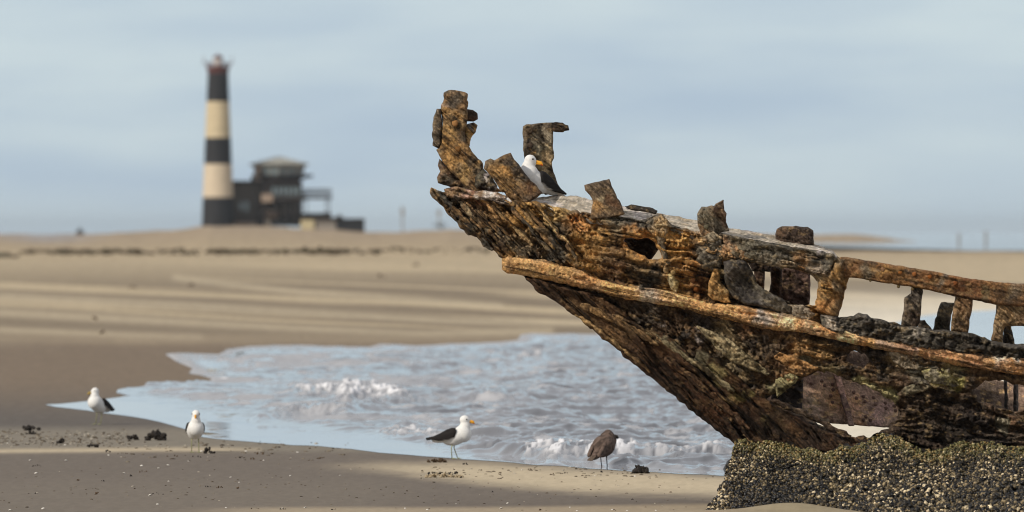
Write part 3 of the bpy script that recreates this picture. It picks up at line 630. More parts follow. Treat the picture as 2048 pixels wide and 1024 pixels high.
# far side frames seen through the openings
for i, (pts, c, ro) in enumerate([
        ([(860, 530), (1040, 570), (1030, 625), (905, 625)], ['33251f', '3c2b24', '2a201b'], 1.2),
        ([(910, 600), (992, 600), (985, 760), (960, 780), (920, 700)], ['5a3c30', '644436', '4c362c'], 1.4),
        ([(1030, 580), (1105, 590), (1108, 700), (1095, 840), (1010, 830), (1028, 700)], ['4e342a', '5c3e30', '41302a'], .9),
        ([(1100, 590), (1230, 600), (1300, 640), (1296, 860), (1180, 880), (1090, 860)], ['664a42', '5a4038', '74544a'], 1.2),
        ([(20, 390), (250, 390), (262, 470), (215, 545), (60, 520)], ['3c2c24', '4a3428', '30251f'], .9)]):
    slab("inner_frame", zc(Z3, pts), off=ro, T=.12, r=5, step=1.8, D=relief(80, 400 + i, .02, .03, .014, 50, 8, 0), col=zone([], c, 60, 106 + i, .4, .3), jit=1.2, seed=54 + i)
# rubbly bulwark sill
RUB = [(1640, 628), (1668, 632)] + zc(Z4, [(270, 735), (320, 728), (370, 722), (382, 708), (462, 704), (482, 730), (560, 750), (640, 765), (720, 795), (800, 800), (900, 812), (1000, 820), (1130, 835), (1200, 850), (1300, 885), (1400, 908), (1620, 915)]) + \
      [(2075, 726), (2000, 722), (1900, 706), (1800, 696), (1740, 682), (1680, 672), (1640, 660)]
slab("sill", RUB, off=-.05, T=.22, r=9, D=lambda x, y: relief(13, 410, .02, .06, .03, 40, 9, .04)(x, y) + .035 * ridged(x / 22, y / 16, 412, 2), col=zone([(1720, 640, '5a564a', 24), (1800, 650, '4c483e', 28), (1880, 665, '48443a', 28), (1960, 680, '3f3c34', 28), (1816, 660, '7c7260', 8), (1835, 658, 'a89c88', 5), (2030, 692, '4a4a3e', 16), (1655, 640, 'b0a08c', 10), (2050, 700, 'c8c0b0', 6)], ['4c483e', '5a5446', '403a32'], 13, 112, .6, .6), jit=2.2, seed=60)
# rubbing strake
cpR = [(1020, 530, '8a6038', 14), (1060, 535, 'b08048', 18), (1120, 545, OC, 22), (1170, 558, OR, 18), (1230, 570, 'd0924c', 22), (1300, 588, 'b8a48c', 16), (1260, 580, 'c88c4c', 14), (1360, 600, 'd49c5c', 24), (1430, 615, 'c08448', 22), (1490, 625, 'b87c48', 18),
       (1530, 630, '9a948a', 14), (1570, 640, 'dcb484', 18), (1620, 652, 'd0986c', 14), (1600, 645, 'c87c44', 10), (1660, 662, 'a86838', 16), (1700, 668, 'dcb078', 12), (1720, 675, '94643c', 12), (1770, 685, '9a7c68', 14), (1830, 692, 'b48c7c', 16),
       (1800, 690, '8c6450', 12), (1880, 702, 'b87850', 20), (1940, 712, 'a8704c', 22), (2000, 712, 'c4b8a4', 14), (2000, 728, 'a46c44', 14), (2045, 735, '8c5c3c', 14), (2040, 716, 'e0d8c8', 10)]
slab("rubbing_strake", RAIL_T + RAIL_B[::-1], off=-.10, T=.22, r=14, step=1.7, D=relief(13, 420, .022, .016, .012, 90, 7, .012), col=zone(cpR, [OC, OR, 'a87c54'], 13, 113, .6, .4, 90, 5, gain=1.95, sat=.78), jit=1.7, seed=61)

# lower hull
HOLE_A = zc(Z8, [(60, 330), (190, 232), (235, 215), (265, 200), (300, 182), (350, 176), (450, 202), (540, 230), (700, 300), (850, 370), (950, 430), (985, 480), (992, 540), (962, 600), (900, 650), (850, 680), (760, 735), (700, 730), (600, 725), (500, 690), (400, 650), (290, 605), (180, 550), (60, 500), (-60, 440), (-120, 400), (-20, 360)])
HOLE_B = zc(Z8, [(545, 85), (590, 25), (650, 8), (740, 50), (755, 95), (705, 142), (640, 130), (575, 110)])
HOLE_C = zc(Z8, [(1600, 335), (1700, 270), (1860, 250), (2048, 300), (2140, 330), (2140, 480), (2010, 520), (1850, 490), (1700, 440)])
railb = [(a, b - 10) for a, b in RAIL_B]
L_ = [(1040, 548)] + [(x, y) for x, y in railb if x > 1045] + [(2075, 912), (1960, 905), (1780, 930), (1620, 930), (1500, 895), (1462, 872), (1400, 815), (1300, 740), (1225, 680), (1140, 610), (1075, 570)]
cpL = [(1120, 580, DB, 24), (1200, 610, '3e2e24', 22), (1290, 620, '4a4036', 18), (1320, 640, '8c8078', 6), (1400, 640, '302a28', 16), (1400, 665, 'a0948c', 9), (1440, 680, '806c4c', 24), (1480, 720, '7c6a4a', 22), (1400, 620, '4c3c30', 16),
       (1490, 650, '7c4e30', 16), (1560, 670, '60402a', 16), (1530, 700, '4a3a2c', 18), (1440, 730, '2c2824', 16), (1600, 700, 'a87440', 18), (1640, 700, 'a07440', 18), (1580, 740, 'a0683c', 20), (1620, 720, '8a8868', 9), (1660, 750, '8a7c50', 14), (1700, 770, '4c3828', 16),
       (1730, 780, 'a8a064', 12), (1770, 790, '9c9458', 12), (1800, 720, 'a4845c', 20), (1840, 740, 'a89c80', 12), (1850, 745, '6e6c5c', 14), (1885, 760, 'c0b058', 12), (1910, 775, 'b8ac54', 8), (1905, 738, '9c8c5c', 14), (1890, 752, '3c2418', 7), (1960, 740, '6c4c30', 24), (1800, 770, '4e3426', 18),
       (1850, 800, '33261e', 36), (1940, 840, '2a2220', 40), (2020, 760, '5c4430', 20), (1840, 860, '2c2420', 34), (1780, 850, '3c2e26', 22), (2000, 850, 'a49c7c', 9), (2020, 830, '5c3c2c', 12), (2020, 880, '38302a', 20), (1540, 780, '8a8458', 10), (1900, 880, '2c2622', 30), (1560, 730, '4c3424', 10)]
slab("lower_planking", L_, off=.02, T=.14, r=9, D=relief(lambda x, y: 43 - 28 * ss(1480, 1640, x), 430, .08, .06, .02, 90, 13, .035), col=zone(cpL, [DB, '5c4028', '38302a'], lambda x, y: 43 - 28 * ss(1480, 1640, x), 114, .5, .5, gain=1.7), holes=[HOLE_A, HOLE_B, HOLE_C], jit=2.6, seed=62, step=1.7)
# raking stem timber
TIM = zc(Z5, [(110, 140), (135, 155), (190, 205), (210, 235), (330, 300), (380, 345), (460, 400), (540, 465), (600, 515), (685, 580), (700, 605), (760, 650), (820, 700), (900, 760), (980, 825), (1060, 890), (1150, 960), (1225, 1024)]) + \
      [(1448, 872), (1468, 886), (1560, 905), (1700, 905), (1745, 885), (1735, 880), (1712, 876), (1690, 872)] + zc(Z6, [(640, 640), (560, 608), (490, 568), (400, 528), (300, 468), (200, 382), (100, 302), (0, 220)]) + \
      zc(Z5, [(1100, 625), (1060, 575), (1000, 520), (960, 490), (900, 465), (845, 455), (800, 430), (700, 350), (620, 290), (520, 240), (400, 215), (250, 175)])
cpT = [(1090, 580, '4e3424', 20), (1150, 610, MB_, 16), (1120, 600, 'a07c50', 8), (1190, 640, '7c5430', 18), (1220, 680, '8c6038', 18), (1290, 660, '9c7444', 10), (1270, 700, '5c3c28', 20), (1310, 740, '40281e', 24), (1340, 700, '6a4228', 20), (1250, 650, '6c4c2c', 14),
       (1330, 672, 'a89c74', 10), (1360, 690, '9c9068', 12), (1400, 710, '8c8460', 12), (1440, 750, 'a89454', 12), (1480, 790, '90803c', 10), (1420, 740, 'b0a05c', 8), (1540, 840, '7a6c38', 9), (1420, 790, '55301f', 26), (1460, 800, 'b48c50', 9), (1380, 760, '4c2c1e', 24), (1390, 750, '8c6c44', 8),
       (1480, 850, '3a241a', 24), (1540, 870, '36261e', 24), (1560, 830, '5c4430', 10), (1620, 870, '3e2e26', 22), (1450, 835, '6c3c24', 14), (1680, 880, '4a3c34', 12), (1350, 780, '4a3020', 20)]
slab("stem_timber", TIM, off=-.06, T=.26, r=9, D=lambda x, y: relief(43, 440, .075, .022, .008, 190, 9, .0)(x, y) - .06 * np.exp(-((y - np.interp(x, [1100, 1250, 1480, 1700], [590, 690, 860, 960])) / 5.) ** 2) * 0, col=zone(cpT, ['4a2e20', '5c3a26', '70492c'], 43, 115, .75, .3, 170, 8, iso=.25, gain=.95, sat=.8), jit=2.2, seed=63, step=1.7)
for i, (a, b, wd, c) in enumerate([((1160, 608), (1318, 690), 16, ['7c5834', '5c4028', '8c6438']), ((1290, 662), (1470, 785), 13, ['8c7c58', '6a5a3c', 'a08c5c']), ((1330, 715), (1500, 860), 16, ['5c3a26', '4a2e20', '744c30']),
                                   ((1225, 628), (1330, 690), 9, ['6c4c30', '4a3626', '8c6840']), ((1540, 800), (1700, 875), 12, ['4e3a2e', '3c2e26', '6a5444']), ((1150, 628), (1300, 745), 9, ['8a6238', '6a4a2e', '9c7444'])]):
    n = 12; L = []; Rr = []; dx, dy = b[0] - a[0], b[1] - a[1]; l = math.hypot(dx, dy); nx, ny = -dy / l, dx / l
    for k in range(n + 1):
        t = k / n; wk = wd * .5 * (.7 + .4 * random.random()) * (.4 if k in (0, n) else 1); sag = math.sin(t * math.pi) * -4
        cx, cy = a[0] + dx * t + nx * sag, a[1] + dy * t + ny * sag
        L.append((cx + nx * wk, cy + ny * wk)); Rr.append((cx - nx * wk, cy - ny * wk))
    slab("splintered_strip", L + Rr[::-1], off=-.20, T=.06, r=5, step=1.7, D=relief(43, 450 + i, .03, .01, .012, 90, 5, 0), col=zone([], c, 43, 120 + i, .5, .4, 90, 5), jit=3.2, seed=64 + i)
# sagging scab plates under the strake
for i, (pts, c) in enumerate([(zc(ZS, [(985, 300), (1060, 330), (1180, 380), (1300, 460), (1400, 560), (1520, 640), (1480, 650), (1350, 600), (1240, 560), (1150, 480), (1060, 380)]), ['8c7c58', '7c6c4a', '9c8a64']),
                              (zc(Z8, [(-60, 60), (0, 20), (120, 60), (220, 100), (340, 150), (300, 180), (240, 205), (180, 230), (100, 200), (40, 130)]), ['a8703c', '8c5c34', 'b88450']),
                              (zc(Z8, [(60, -20), (200, -10), (350, 30), (440, 60), (540, 20), (440, 60), (380, 78), (280, 60), (160, 30)]), ['a8783c', '9c6c3c', '8c6438']),
                              (zc(Z8, [(900, 20), (1000, 10), (1100, 60), (1170, 130), (1150, 170), (1050, 160), (940, 90)]), ['a89478', '8c7c5c', '9c805c']),
                              (zc(Z8, [(-40, 240), (60, 200), (150, 210), (160, 240), (100, 300), (20, 360), (-20, 400), (-40, 330)]), ['8c8454', '7a7448', 'a09860']),
                              (zc(Z8, [(980, 360), (1080, 290), (1200, 260), (1280, 320), (1200, 350), (1060, 385), (1000, 400)]), ['6a5a44', '7c7458', '5a4634']),
                              (zc(Z8, [(1180, 170), (1300, 140), (1420, 160), (1500, 290), (1460, 310), (1360, 290), (1290, 290), (1220, 240)]), ['8c8868', 'a89c5c', '6e6c58']),
                              (zc(Z8, [(1680, 430), (1850, 490), (1980, 520), (2060, 500), (2120, 560), (2000, 580), (1850, 540), (1700, 500)]), ['4e3a2c', '3c3028', '5c4434'])]):
    slab("sagging_plate", pts, off=-.09 - .02 * (i % 2), T=.07, r=6, step=1.7, D=relief(30, 470 + i, .025, .035, .016, 40, 9, .02), col=zone([], c, 30, 130 + i, .5, .4), jit=2.2, seed=70 + i)
# starboard side: riveted plates, and the dark frame in the big opening
farY = lambda x, y: YK + halfw(x, y) * .75
slab("far_side_plating", [(1150, 450), (1285, 470), (1300, 520), (1340, 560), (1450, 640), (1600, 690), (1700, 700), (1860, 735), (2075, 775), (2075, 880), (1900, 862), (1768, 855), (1629, 844), (1560, 838), (1440, 760), (1330, 660), (1200, 540)], Y=farY, T=.05, r=3, step=2.2,
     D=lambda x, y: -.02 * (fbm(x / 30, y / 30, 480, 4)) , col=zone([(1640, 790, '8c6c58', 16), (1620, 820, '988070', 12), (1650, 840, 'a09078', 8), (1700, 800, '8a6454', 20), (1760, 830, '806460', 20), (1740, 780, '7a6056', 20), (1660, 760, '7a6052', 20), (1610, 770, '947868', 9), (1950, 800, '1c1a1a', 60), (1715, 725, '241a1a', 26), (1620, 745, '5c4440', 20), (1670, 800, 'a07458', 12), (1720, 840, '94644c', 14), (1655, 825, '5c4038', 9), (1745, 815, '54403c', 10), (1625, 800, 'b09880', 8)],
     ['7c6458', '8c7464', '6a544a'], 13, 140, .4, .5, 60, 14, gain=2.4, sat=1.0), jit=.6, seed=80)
slab("far_side_strap", zc(Z8, [(440, 190), (490, 200), (520, 250), (560, 400), (590, 500), (625, 640), (575, 640), (540, 520), (500, 380), (470, 290)]), Y=farY, off=-.07, T=.06, r=3, step=1.5, col=zone([(1684, 770, 'a07468', 10), (1690, 800, '94706a', 8), (1700, 840, '8a6a60', 8)], ['7c5850', '6c4c48', '8c665c'], 60, 141, .3, gain=2.0), jit=.8, seed=81)
for i, pts in enumerate([zc(Z8, [(-60, 230), (195, 225), (192, 400), (178, 560), (60, 520), (-80, 450)]), zc(Z8, [(1880, 250), (1905, 255), (1915, 530), (1885, 530)]), zc(Z8, [(1960, 280), (2000, 285), (2000, 530), (1960, 530)])]):
    slab("inner_frame", pts, Y=(lambda x, y: YK - .12 + 0 * x) if i == 0 else (lambda x, y: hullY(x, y) + .9), T=.16, r=6, step=1.8, D=relief(80, 490 + i, .02, .02, .01, 60, 10, 0), col=zone([], ['2e2826', '383030', '3c3230'] if i == 0 else ['4a4844', '55524c', '403c38'], 60, 142 + i, .4, .2), jit=1, seed=82 + i)

def bolt(px, py, Y, r, c, parent=wreck):
    mb = MB(); p = P(px, py, Y)
    n = 8; V = []; Fs = []
    for i, (rr, h) in enumerate(((1, 0), (1, .35), (.8, .7), (.4, .9))):
        for k in range(n):
            a = 2 * math.pi * k / n + .3; q = 1 + .12 * math.sin(3 * a + px)
            V.append((p[0] + r * rr * q * math.cos(a), p[1] - r * h, p[2] + r * rr * q * math.sin(a)))
    for i in range(3):
        for k in range(n): Fs.append([i * n + k, i * n + (k + 1) % n, (i + 1) * n + (k + 1) % n, (i + 1) * n + k])
    Fs.append([3 * n + k for k in range(n)])
    mb.add(V, Fs); mb.build("bolt_head", M_RUST, parent, tuple(WO), True, cols=np.tile(lin(hx(c)), (len(V), 1)))
for (zx, zy) in [(265, 285), (350, 260), (375, 300), (440, 290), (445, 335), (425, 385), (440, 440), (620, 355), (640, 405), (700, 390), (715, 435), (785, 400), (800, 460), (885, 445), (890, 490), (960, 470), (970, 510), (720, 560), (760, 590), (700, 590)]:
    px, py = zc(Z8, [(zx, zy)])[0]; bolt(px, py, frontY("far_side_plating", px, py) + .004, .018, '84695c', PART['far_side_plating'])
for (zx, zy, c) in [(300, 402, 'a86c44'), (568, 403, '9c7858'), (685, 425, '9a6434'), (780, 438, 'a4683a'), (886, 455, '985c2c'), (345, 375, '8c6c48'), (1250, 560, '6c5a3c'), (1060, 500, '8a5430')]:
    px, py = zc(Z4, [(zx, zy)])[0]; bolt(px, py, frontY("iron_rail", px, py) + .004, .021, c, PART['iron_rail'])
for (zx, zy, c) in [(612, 585, '8c867c'), (362, 632, 'a08458'), (330, 560, '7a6a54'), (655, 755, 'c8a870'), (520, 745, '74451f'), (500, 690, '5c3a20'), (460, 560, 'a47c4c'), (590, 320, '6a624e'), (730, 600, '4c483e')]:
    px, py = zc(Z3, [(zx, zy)])[0]; bolt(px, py, hullY(px, py) - .115, .025, c)
for (zx, zy, c) in [(308, 330, 'b08050'), (330, 505, '8a6238'), (820, 380, '5c4c3c'), (822, 480, '54463a')]:
    px, py = zc(Z1, [(zx, zy)])[0]; bolt(px, py, (YK - .235) if zx < 500 else YK + .47, .03, c)
for (px, py) in [(1741, 560), (1797, 573), (1825, 578), (1735, 557)]: bolt(px, py, hullY(px, py) - .06, .016, '6c5c40')

# mussels
MT = zc(Z7, [(205, 195), (250, 168), (290, 185), (350, 200), (450, 195), (560, 215), (650, 248), (700, 235), (780, 270), (860, 255), (880, 215), (960, 230), (1000, 210), (1080, 165), (1160, 145), (1260, 170), (1330, 215), (1400, 252), (1540, 248), (1600, 215), (1660, 190), (1740, 210), (1840, 200), (1950, 230), (2140, 240)])
ML = zc(Z7, [(2140, 800), (1250, 800), (700, 760), (300, 740), (20, 700), (45, 632), (75, 570), (110, 545), (115, 490), (155, 450), (160, 350), (200, 300), (213, 190)])
MP = MT + ML
def musY(x, y):
    t = np.clip((y - 875) / 150., 0, 1.4)
    return (hullY(x, y) - .14) * (1 - t) + (77.15 + .25 * np.sin(x / 90.) - .75 * ss(1650, 1800, x)) * t
slab("mussel_bed", MP, Y=musY, T=.10, r=9, step=3, back=1.2, D=lambda x, y: .42 * (fbm(x / 38, y / 46, 500, 3) - .5) + .14 * (fbm(x / 9, y / 9, 501, 2) - .5), col=lambda x, y: np.tile(lin((26, 22, 18)), (len(x), 1)) * (.7 + .8 * fbm(x / 10, y / 10, 8, 3))[:, None], jit=6, seed=90, m=M_MUSSEL, label="dark crust of mussels round the foot of the wreck")
def shells(name, n, region, depth, size, colf, seed, parent, origin):
    rng = np.random.default_rng(seed)
    ico = bmesh.new(); bmesh.ops.create_icosphere(ico, subdivisions=1, radius=1); iv = np.array([v.co[:] for v in ico.verts]); ifc = np.array([[v.index for v in f.verts] for f in ico.faces]); ico.free()
    a = np.array(region); x = rng.uniform(a[:, 0].min(), a[:, 0].max(), n * 3); y = rng.uniform(a[:, 1].min(), min(a[:, 1].max(), 1034), n * 3)
    k = inside(x, y, region); x = x[k][:n]; y = y[k][:n]; n = len(x)
    gx, gy, gY = GRIDS["mussel_bed"]
    b = {}
    for i in range(len(gx)): b[(int(gx[i] // 3), int(gy[i] // 3))] = gY[i]
    Yv = np.array([b.get((int(p // 3), int(q // 3)), float('nan')) for p, q in zip(x, y)])
    ok = ~np.isnan(Yv); x, y, Yv = x[ok], y[ok], Yv[ok]; n = len(x)
    c = P(x, y, Yv - rng.uniform(0, depth, n))
    s = size(x, y, rng)[:, None] * np.stack([rng.uniform(.8, 1.25, n), rng.uniform(.7, 1.1, n), rng.uniform(.5, .9, n)], -1)
    # random rotations
    q = rng.normal(size=(n, 4)); q /= np.linalg.norm(q, axis=1)[:, None]; w_, a_, b_, c_ = q.T
    Rm = np.stack([1 - 2 * (b_**2 + c_**2), 2 * (a_ * b_ - w_ * c_), 2 * (a_ * c_ + w_ * b_), 2 * (a_ * b_ + w_ * c_), 1 - 2 * (a_**2 + c_**2), 2 * (b_ * c_ - w_ * a_), 2 * (a_ * c_ - w_ * b_), 2 * (b_ * c_ + w_ * a_), 1 - 2 * (a_**2 + b_**2)], -1).reshape(n, 3, 3)
    V = np.einsum('nij,nkj->nki', Rm, iv[None] * s[:, None, :]) + c[:, None, :]
    Fq = (ifc[None] + (np.arange(n) * len(iv))[:, None, None]).reshape(-1, 3)
    cc = colf(x, y, rng); C = np.repeat(cc, len(iv), 0)
    # the worn tip of each shell is paler than its body
    tip = np.tile((iv[:, 2] > .5).astype(float), n)[:, None]
    C = C * (1 - .0 * tip) + tip * C * .5
    return mk(name, V.reshape(-1, 3), Fq, M_MUSSEL, parent, origin, C)
def mcol(x, y, rng):
    n = len(x); topd = y - interp(x, MT)
    u = rng.random(n); pal = np.stack([lin((48, 41, 30)), lin((84, 72, 50)), lin((134, 117, 86)), lin((200, 182, 148)), lin((20, 18, 17))])
    patch = fbm(x / 40, y / 30, 77, 3)
    t = np.clip(u + (patch - .5) * .3, 0, 1)
    cav_shade = ss(.5, .62, fbm(x / 55, y / 45, 78, 3)) * .08 + .22 * ss(945, 1000, y) * (1 - ss(1560, 1640, x)) * ss(1440, 1480, x)  # darker shells in patches and lower left: cavity shade put into the colour
    t = np.clip(t - cav_shade, 0, 1)
    i = np.where(t < .34, 4, np.where(t < .54, 0, np.where(t < .73, 1, np.where(t < .90, 2, 3))))
    c = pal[i] * rng.uniform(.75, 1.2, n)[:, None]
    g = (1 - ss(4, 38, topd + rng.uniform(-14, 14, n)))[:, None] * .55
    yel = np.where((rng.random(n) < .25)[:, None], lin((150, 120, 60)), lin((122, 116, 66)))
    return c * (1 - g) + yel * g * rng.uniform(.7, 1.25, n)[:, None]
tag(shells("mussels", 15000, MP, .045, lambda x, y, r: r.uniform(.011, .022, len(x)) * (.75 + .35 * ss(900, 1000, y)), mcol, 5, wreck, WO), "thousands of small mussels, yellowish along the top and dark below", kind='stuff')

# ------------------------------------------------------------ gulls
def blob(parts, voxel=.008, smooth=5):
    bm = bmesh.new()
    for c, r, rot in parts:
        m4 = Matrix.Translation(c) @ Matrix.Rotation(R(rot[2] if len(rot) > 2 else 0), 4, 'Z') @ Matrix.Rotation(R(rot[1]), 4, 'Y') @ Matrix.Rotation(R(rot[0]), 4, 'X') @ Matrix.Diagonal((*r, 1))
        bmesh.ops.create_uvsphere(bm, u_segments=20, v_segments=12, radius=1, matrix=m4)
    me = bpy.data.meshes.new("tmp"); bm.to_mesh(me); bm.free()
    o = bpy.data.objects.new("tmp", me); COLL.objects.link(o)
    rm = o.modifiers.new("r", 'REMESH'); rm.mode = 'VOXEL'; rm.voxel_size = voxel
    sm = o.modifiers.new("s", 'SMOOTH'); sm.factor = .5; sm.iterations = smooth
    dg = bpy.context.evaluated_depsgraph_get(); ev = o.evaluated_get(dg); m2 = bpy.data.meshes.new_from_object(ev)
    V = np.array([v.co[:] for v in m2.vertices]); Fs = [list(p.vertices) for p in m2.polygons]
    bpy.data.objects.remove(o); bpy.data.meshes.remove(me); bpy.data.meshes.remove(m2)
    return V, Fs
WHT = lin((232, 230, 226)); BLK = lin((38, 35, 34)); BRN = lin((88, 74, 66))
def gull(name, loc, rz, label, cat="seagull", head_yaw=0, head=(.142, .425), bill_c=(226, 160, 48), spot=(196, 70, 40), dull=False, brown=False, sitting=False, scale=1.0, stride=.03, head_down=False, group=None, pitch=0):
    g = empty(name, loc, label, cat, group, rz); g.scale = (scale,) * 3; g.rotation_euler = (0, -R(pitch), rz)
    hxx, hz = head
    z0 = -.125 if sitting else 0.0
    cy, sy = math.cos(R(head_yaw)), math.sin(R(head_yaw))
    if head_down:
        parts = [((.02, 0, .245), (.16, .102, .100), (0, 10)), ((.09, 0, .235), (.10, .095, .10), (0, 20)), ((-.08, 0, .26), (.13, .075, .060), (0, 4)), ((.150, 0, .18), (.06, .055, .08), (0, -25)), ((.185, .0, .115), (.05, .04, .04), (0, 40))]
        hc = Vector((.185, 0, .115)); bd_ = Vector((.75, 0, -.66)).normalized()
    else:
        if brown: hz_k = [((hxx * .9, 0, hz - .05), (.07, .065, .07), (0, 0))]
        else: hz_k = []
        if brown: hz_k += [((.03, 0, .25), (.14, .115, .112), (0, 0))]
        parts = hz_k + [((.05, 0, .245), (.165, .095, .09), (0, -16)), ((.125, 0, .275), (.092, .09, .098), (0, -40)), ((-.08, 0, .225), (.14, .052, .046), (0, -10)),
                 ((hxx, 0, min(.335, hz - .08)), (.062, .056, .09 if not brown else .05), (0, 10)), ((hxx, 0, hz), (.055, .047, .050), (0, 0)), ((hxx + .03 * cy, .03 * sy, hz - .008), (.034, .028, .030), (0, 0)), ((.02, 0, .2), (.11, .078, .055), (0, -5))]
        hc = Vector((hxx, 0, hz)); bd_ = Vector((cy, sy, (-.15 - cy * math.sin(R(pitch))) / math.cos(R(pitch)))).normalized()
    parts = [(Vector(c) + Vector((0, 0, z0)), r, ro) for c, r, ro in parts]; hc = hc + Vector((0, 0, z0))
    V, Fs = blob(parts)
    x, y, z = V[:, 0], V[:, 1], V[:, 2] - z0
    if brown:
        c = np.tile(BRN, (len(V), 1)) * (.45 + 1.2 * noise(x * 45, z * 50 + y * 40, 3))[:, None]
    else:
        mant = ss(.0, .02, z - (.295 + .10 * x)) * ss(.055, .03, x) ; tail = ss(-.17, -.2, x) * 0
        t = np.clip(mant + tail, 0, 1)[:, None]; c = WHT * (1 - t) + BLK * t
        c = c * (.86 + .16 * fbm(x * 40, z * 60 + y * 30, 2, 3))[:, None]
    mk("body", V, Fs, M_BIRD, g, cols=c)
    # bill: deep, hooked at the tip
    side = bd_.cross(Vector((0, 0, 1))).normalized(); up = side.cross(bd_)
    Vb = []; Cb = []
    for t, hgt, wd, drop in ((0, .020, .015, 0), (.3, .0185, .013, .001), (.6, .0185, .012, .002), (.8, .018, .010, .005), (.93, .011, .006, .011), (1.0, .004, .003, .019)):
        o = hc + bd_ * (.040 + .075 * t) - up * (.008 + drop)
        for k in range(10):
            a = 2 * math.pi * k / 10; Vb.append(o + side * wd * math.cos(a) + up * hgt * math.sin(a))
            red = .62 < t < .95 and math.sin(a) < -.1
            Cb.append(lin(spot) if red else lin(bill_c))
    Fb = [[i * 10 + k, i * 10 + (k + 1) % 10, (i + 1) * 10 + (k + 1) % 10, (i + 1) * 10 + k] for i in range(5) for k in range(10)] + [list(range(10))[::-1], [50 + k for k in range(10)]]
    mb = MB(); mb.add(Vb, Fb); mb.build("bill", M_BILL, g, smooth=True, cols=np.array(Cb))
    for s in (-1, 1):
        e = hc + bd_ * .022 + side * s * .0405 + up * .008
        mb = MB(); mb.lathe([(.002, -.008), (.006, -.005), (.0085, 0), (.006, .005), (.002, .008)], 8)
        mb.v = [(v[0] + e.x, v[1] + e.y, v[2] + e.z) for v in mb.v]; mb.build("eye", M_EYE, g, smooth=True)
    # wings: curved shells lying along the body
    out_ = [(.055, .30), (.045, .335), (.0, .338), (-.06, .315), (-.13, .275), (-.2, .245), (-.285, .228), (-.27, .214), (-.19, .207), (-.14, .198), (-.09, .20), (-.03, .205), (.03, .235)]
    if brown: out_ = [(max(a, -.19), b) for a, b in out_]
    for s in (-1, 1):
        xs_ = np.linspace(-.29, .06, 36); zs_ = np.linspace(.19, .345, 20); gx, gz_ = np.meshgrid(xs_, zs_); cx = (gx[1:, 1:] + gx[:-1, :-1]) / 2; cz = (gz_[1:, 1:] + gz_[:-1, :-1]) / 2
        kk = inside(cx, cz, out_); idx = np.arange(gx.size).reshape(gx.shape); q = np.stack([idx[:-1, :-1], idx[:-1, 1:], idx[1:, 1:], idx[1:, :-1]], -1)[kk]; us = np.unique(q); rm = np.full(gx.size, -1); rm[us] = np.arange(len(us))
        X = gx.ravel()[us]; Z = gz_.ravel()[us]; d, bx, bz = nearest(X, Z, segs_of(out_)); cnt = np.bincount(q.ravel(), minlength=gx.size)[us]; bd = cnt < 4
        X = np.where(bd, bx, X); Z = np.where(bd, bz, Z); d = np.where(bd, 0, d)
        ctr = .25 + .22 * X; rz_ = .10 + .04 * X
        w0 = .100 * np.sqrt(np.clip(1 - ((X - .03) / .345) ** 2, 0.02, 1)) * np.sqrt(np.clip(1 - ((Z - ctr) / (rz_ + .022)) ** 2, .10, 1))
        p = np.sqrt(np.clip(1 - (1 - np.clip(d / .014, 0, 1)) ** 2, 0, 1))
        w0 = w0 * (.90 if brown else 1)
        yo = s * (w0 + .012 * p - .004); yi = s * (w0 - .03 * p - .004)
        inn = np.where(~bd)[0]; rb = np.arange(len(us)); rb[inn] = len(us) + np.arange(len(inn)); qf = rm[q]
        V = np.concatenate([np.stack([X, yo, Z + z0], -1), np.stack([X, yi, Z + z0], -1)[inn]])
        Fq = np.concatenate([qf, rb[qf][:, ::-1]])
        if s > 0: Fq = Fq[:, ::-1]
        if brown: c = np.tile(BRN, (len(V), 1)) * (.35 + 1.3 * noise(V[:, 0] * 50, V[:, 2] * 60, 4))[:, None]
        else:
            edge = ss(.012, .002, np.concatenate([d, d[inn]])) * ss(-.11, -.06, V[:, 0]) * ss(.24, .225, V[:, 2] - z0)
            c = BLK * (1 - edge[:, None]) + WHT * edge[:, None]; c = c * (.7 + .6 * noise(V[:, 0] * 30, V[:, 2] * 120, 4))[:, None]
        mk("wing", V, Fq, M_BIRD, g, cols=c)
    # tail
    mb = MB(); zt = .222 + z0 + (.02 if head_down else 0)
    mb.add([(-.14, -.03, zt + .008), (-.14, .03, zt + .008), (-.27, .032, zt - .008), (-.275, 0, zt - .008), (-.27, -.032, zt - .008), (-.14, -.03, zt - .006), (-.14, .03, zt - .006), (-.27, .032, zt - .018), (-.275, 0, zt - .018), (-.27, -.032, zt - .018)],
           [[0, 1, 2, 3, 4], [9, 8, 7, 6, 5], [0, 5, 6, 1], [1, 6, 7, 2], [2, 7, 8, 3], [3, 8, 9, 4], [4, 9, 5, 0]])
    mb.build("tail", M_BROWNF if brown else M_BIRD, g, cols=np.tile(BRN if brown else (BLK if not sitting else WHT), (10, 1)))
    if not sitting:
        for s in (-1, 1):
            ax = .035 + s * stride; mb = MB()
            cp_, sp_ = math.cos(R(pitch)), math.sin(R(pitch)); hx_ = .03 * cp_ - .20 * sp_; hz2 = .03 * sp_ + .20 * cp_; ax += hx_ - .03 * cp_
            mb.tube([(hx_, s * .035, hz2), ((hx_ + ax) / 2 - .02, s * .038, .12), (ax, s * .04, .012)], [.010, .0055, .005], 6)
            for dx, dy in ((.05, .02), (.056, 0), (.05, -.02)): mb.tube([(ax, s * .04, .01), (ax + dx, s * .04 + dy, .004)], [.005, .003], 5)
            mb.add([(ax, s * .04, .006), (ax + .048, s * .04 + .02, .003), (ax + .055, s * .04, .003), (ax + .048, s * .04 - .02, .003)], [[0, 3, 2], [0, 2, 1]])
            mb.v = [(v[0] * cp_ + v[2] * sp_, v[1], -v[0] * sp_ + v[2] * cp_) for v in mb.v]
            mb.build("leg", M_BLACKF if brown else M_LEG, g, smooth=True)
    return g
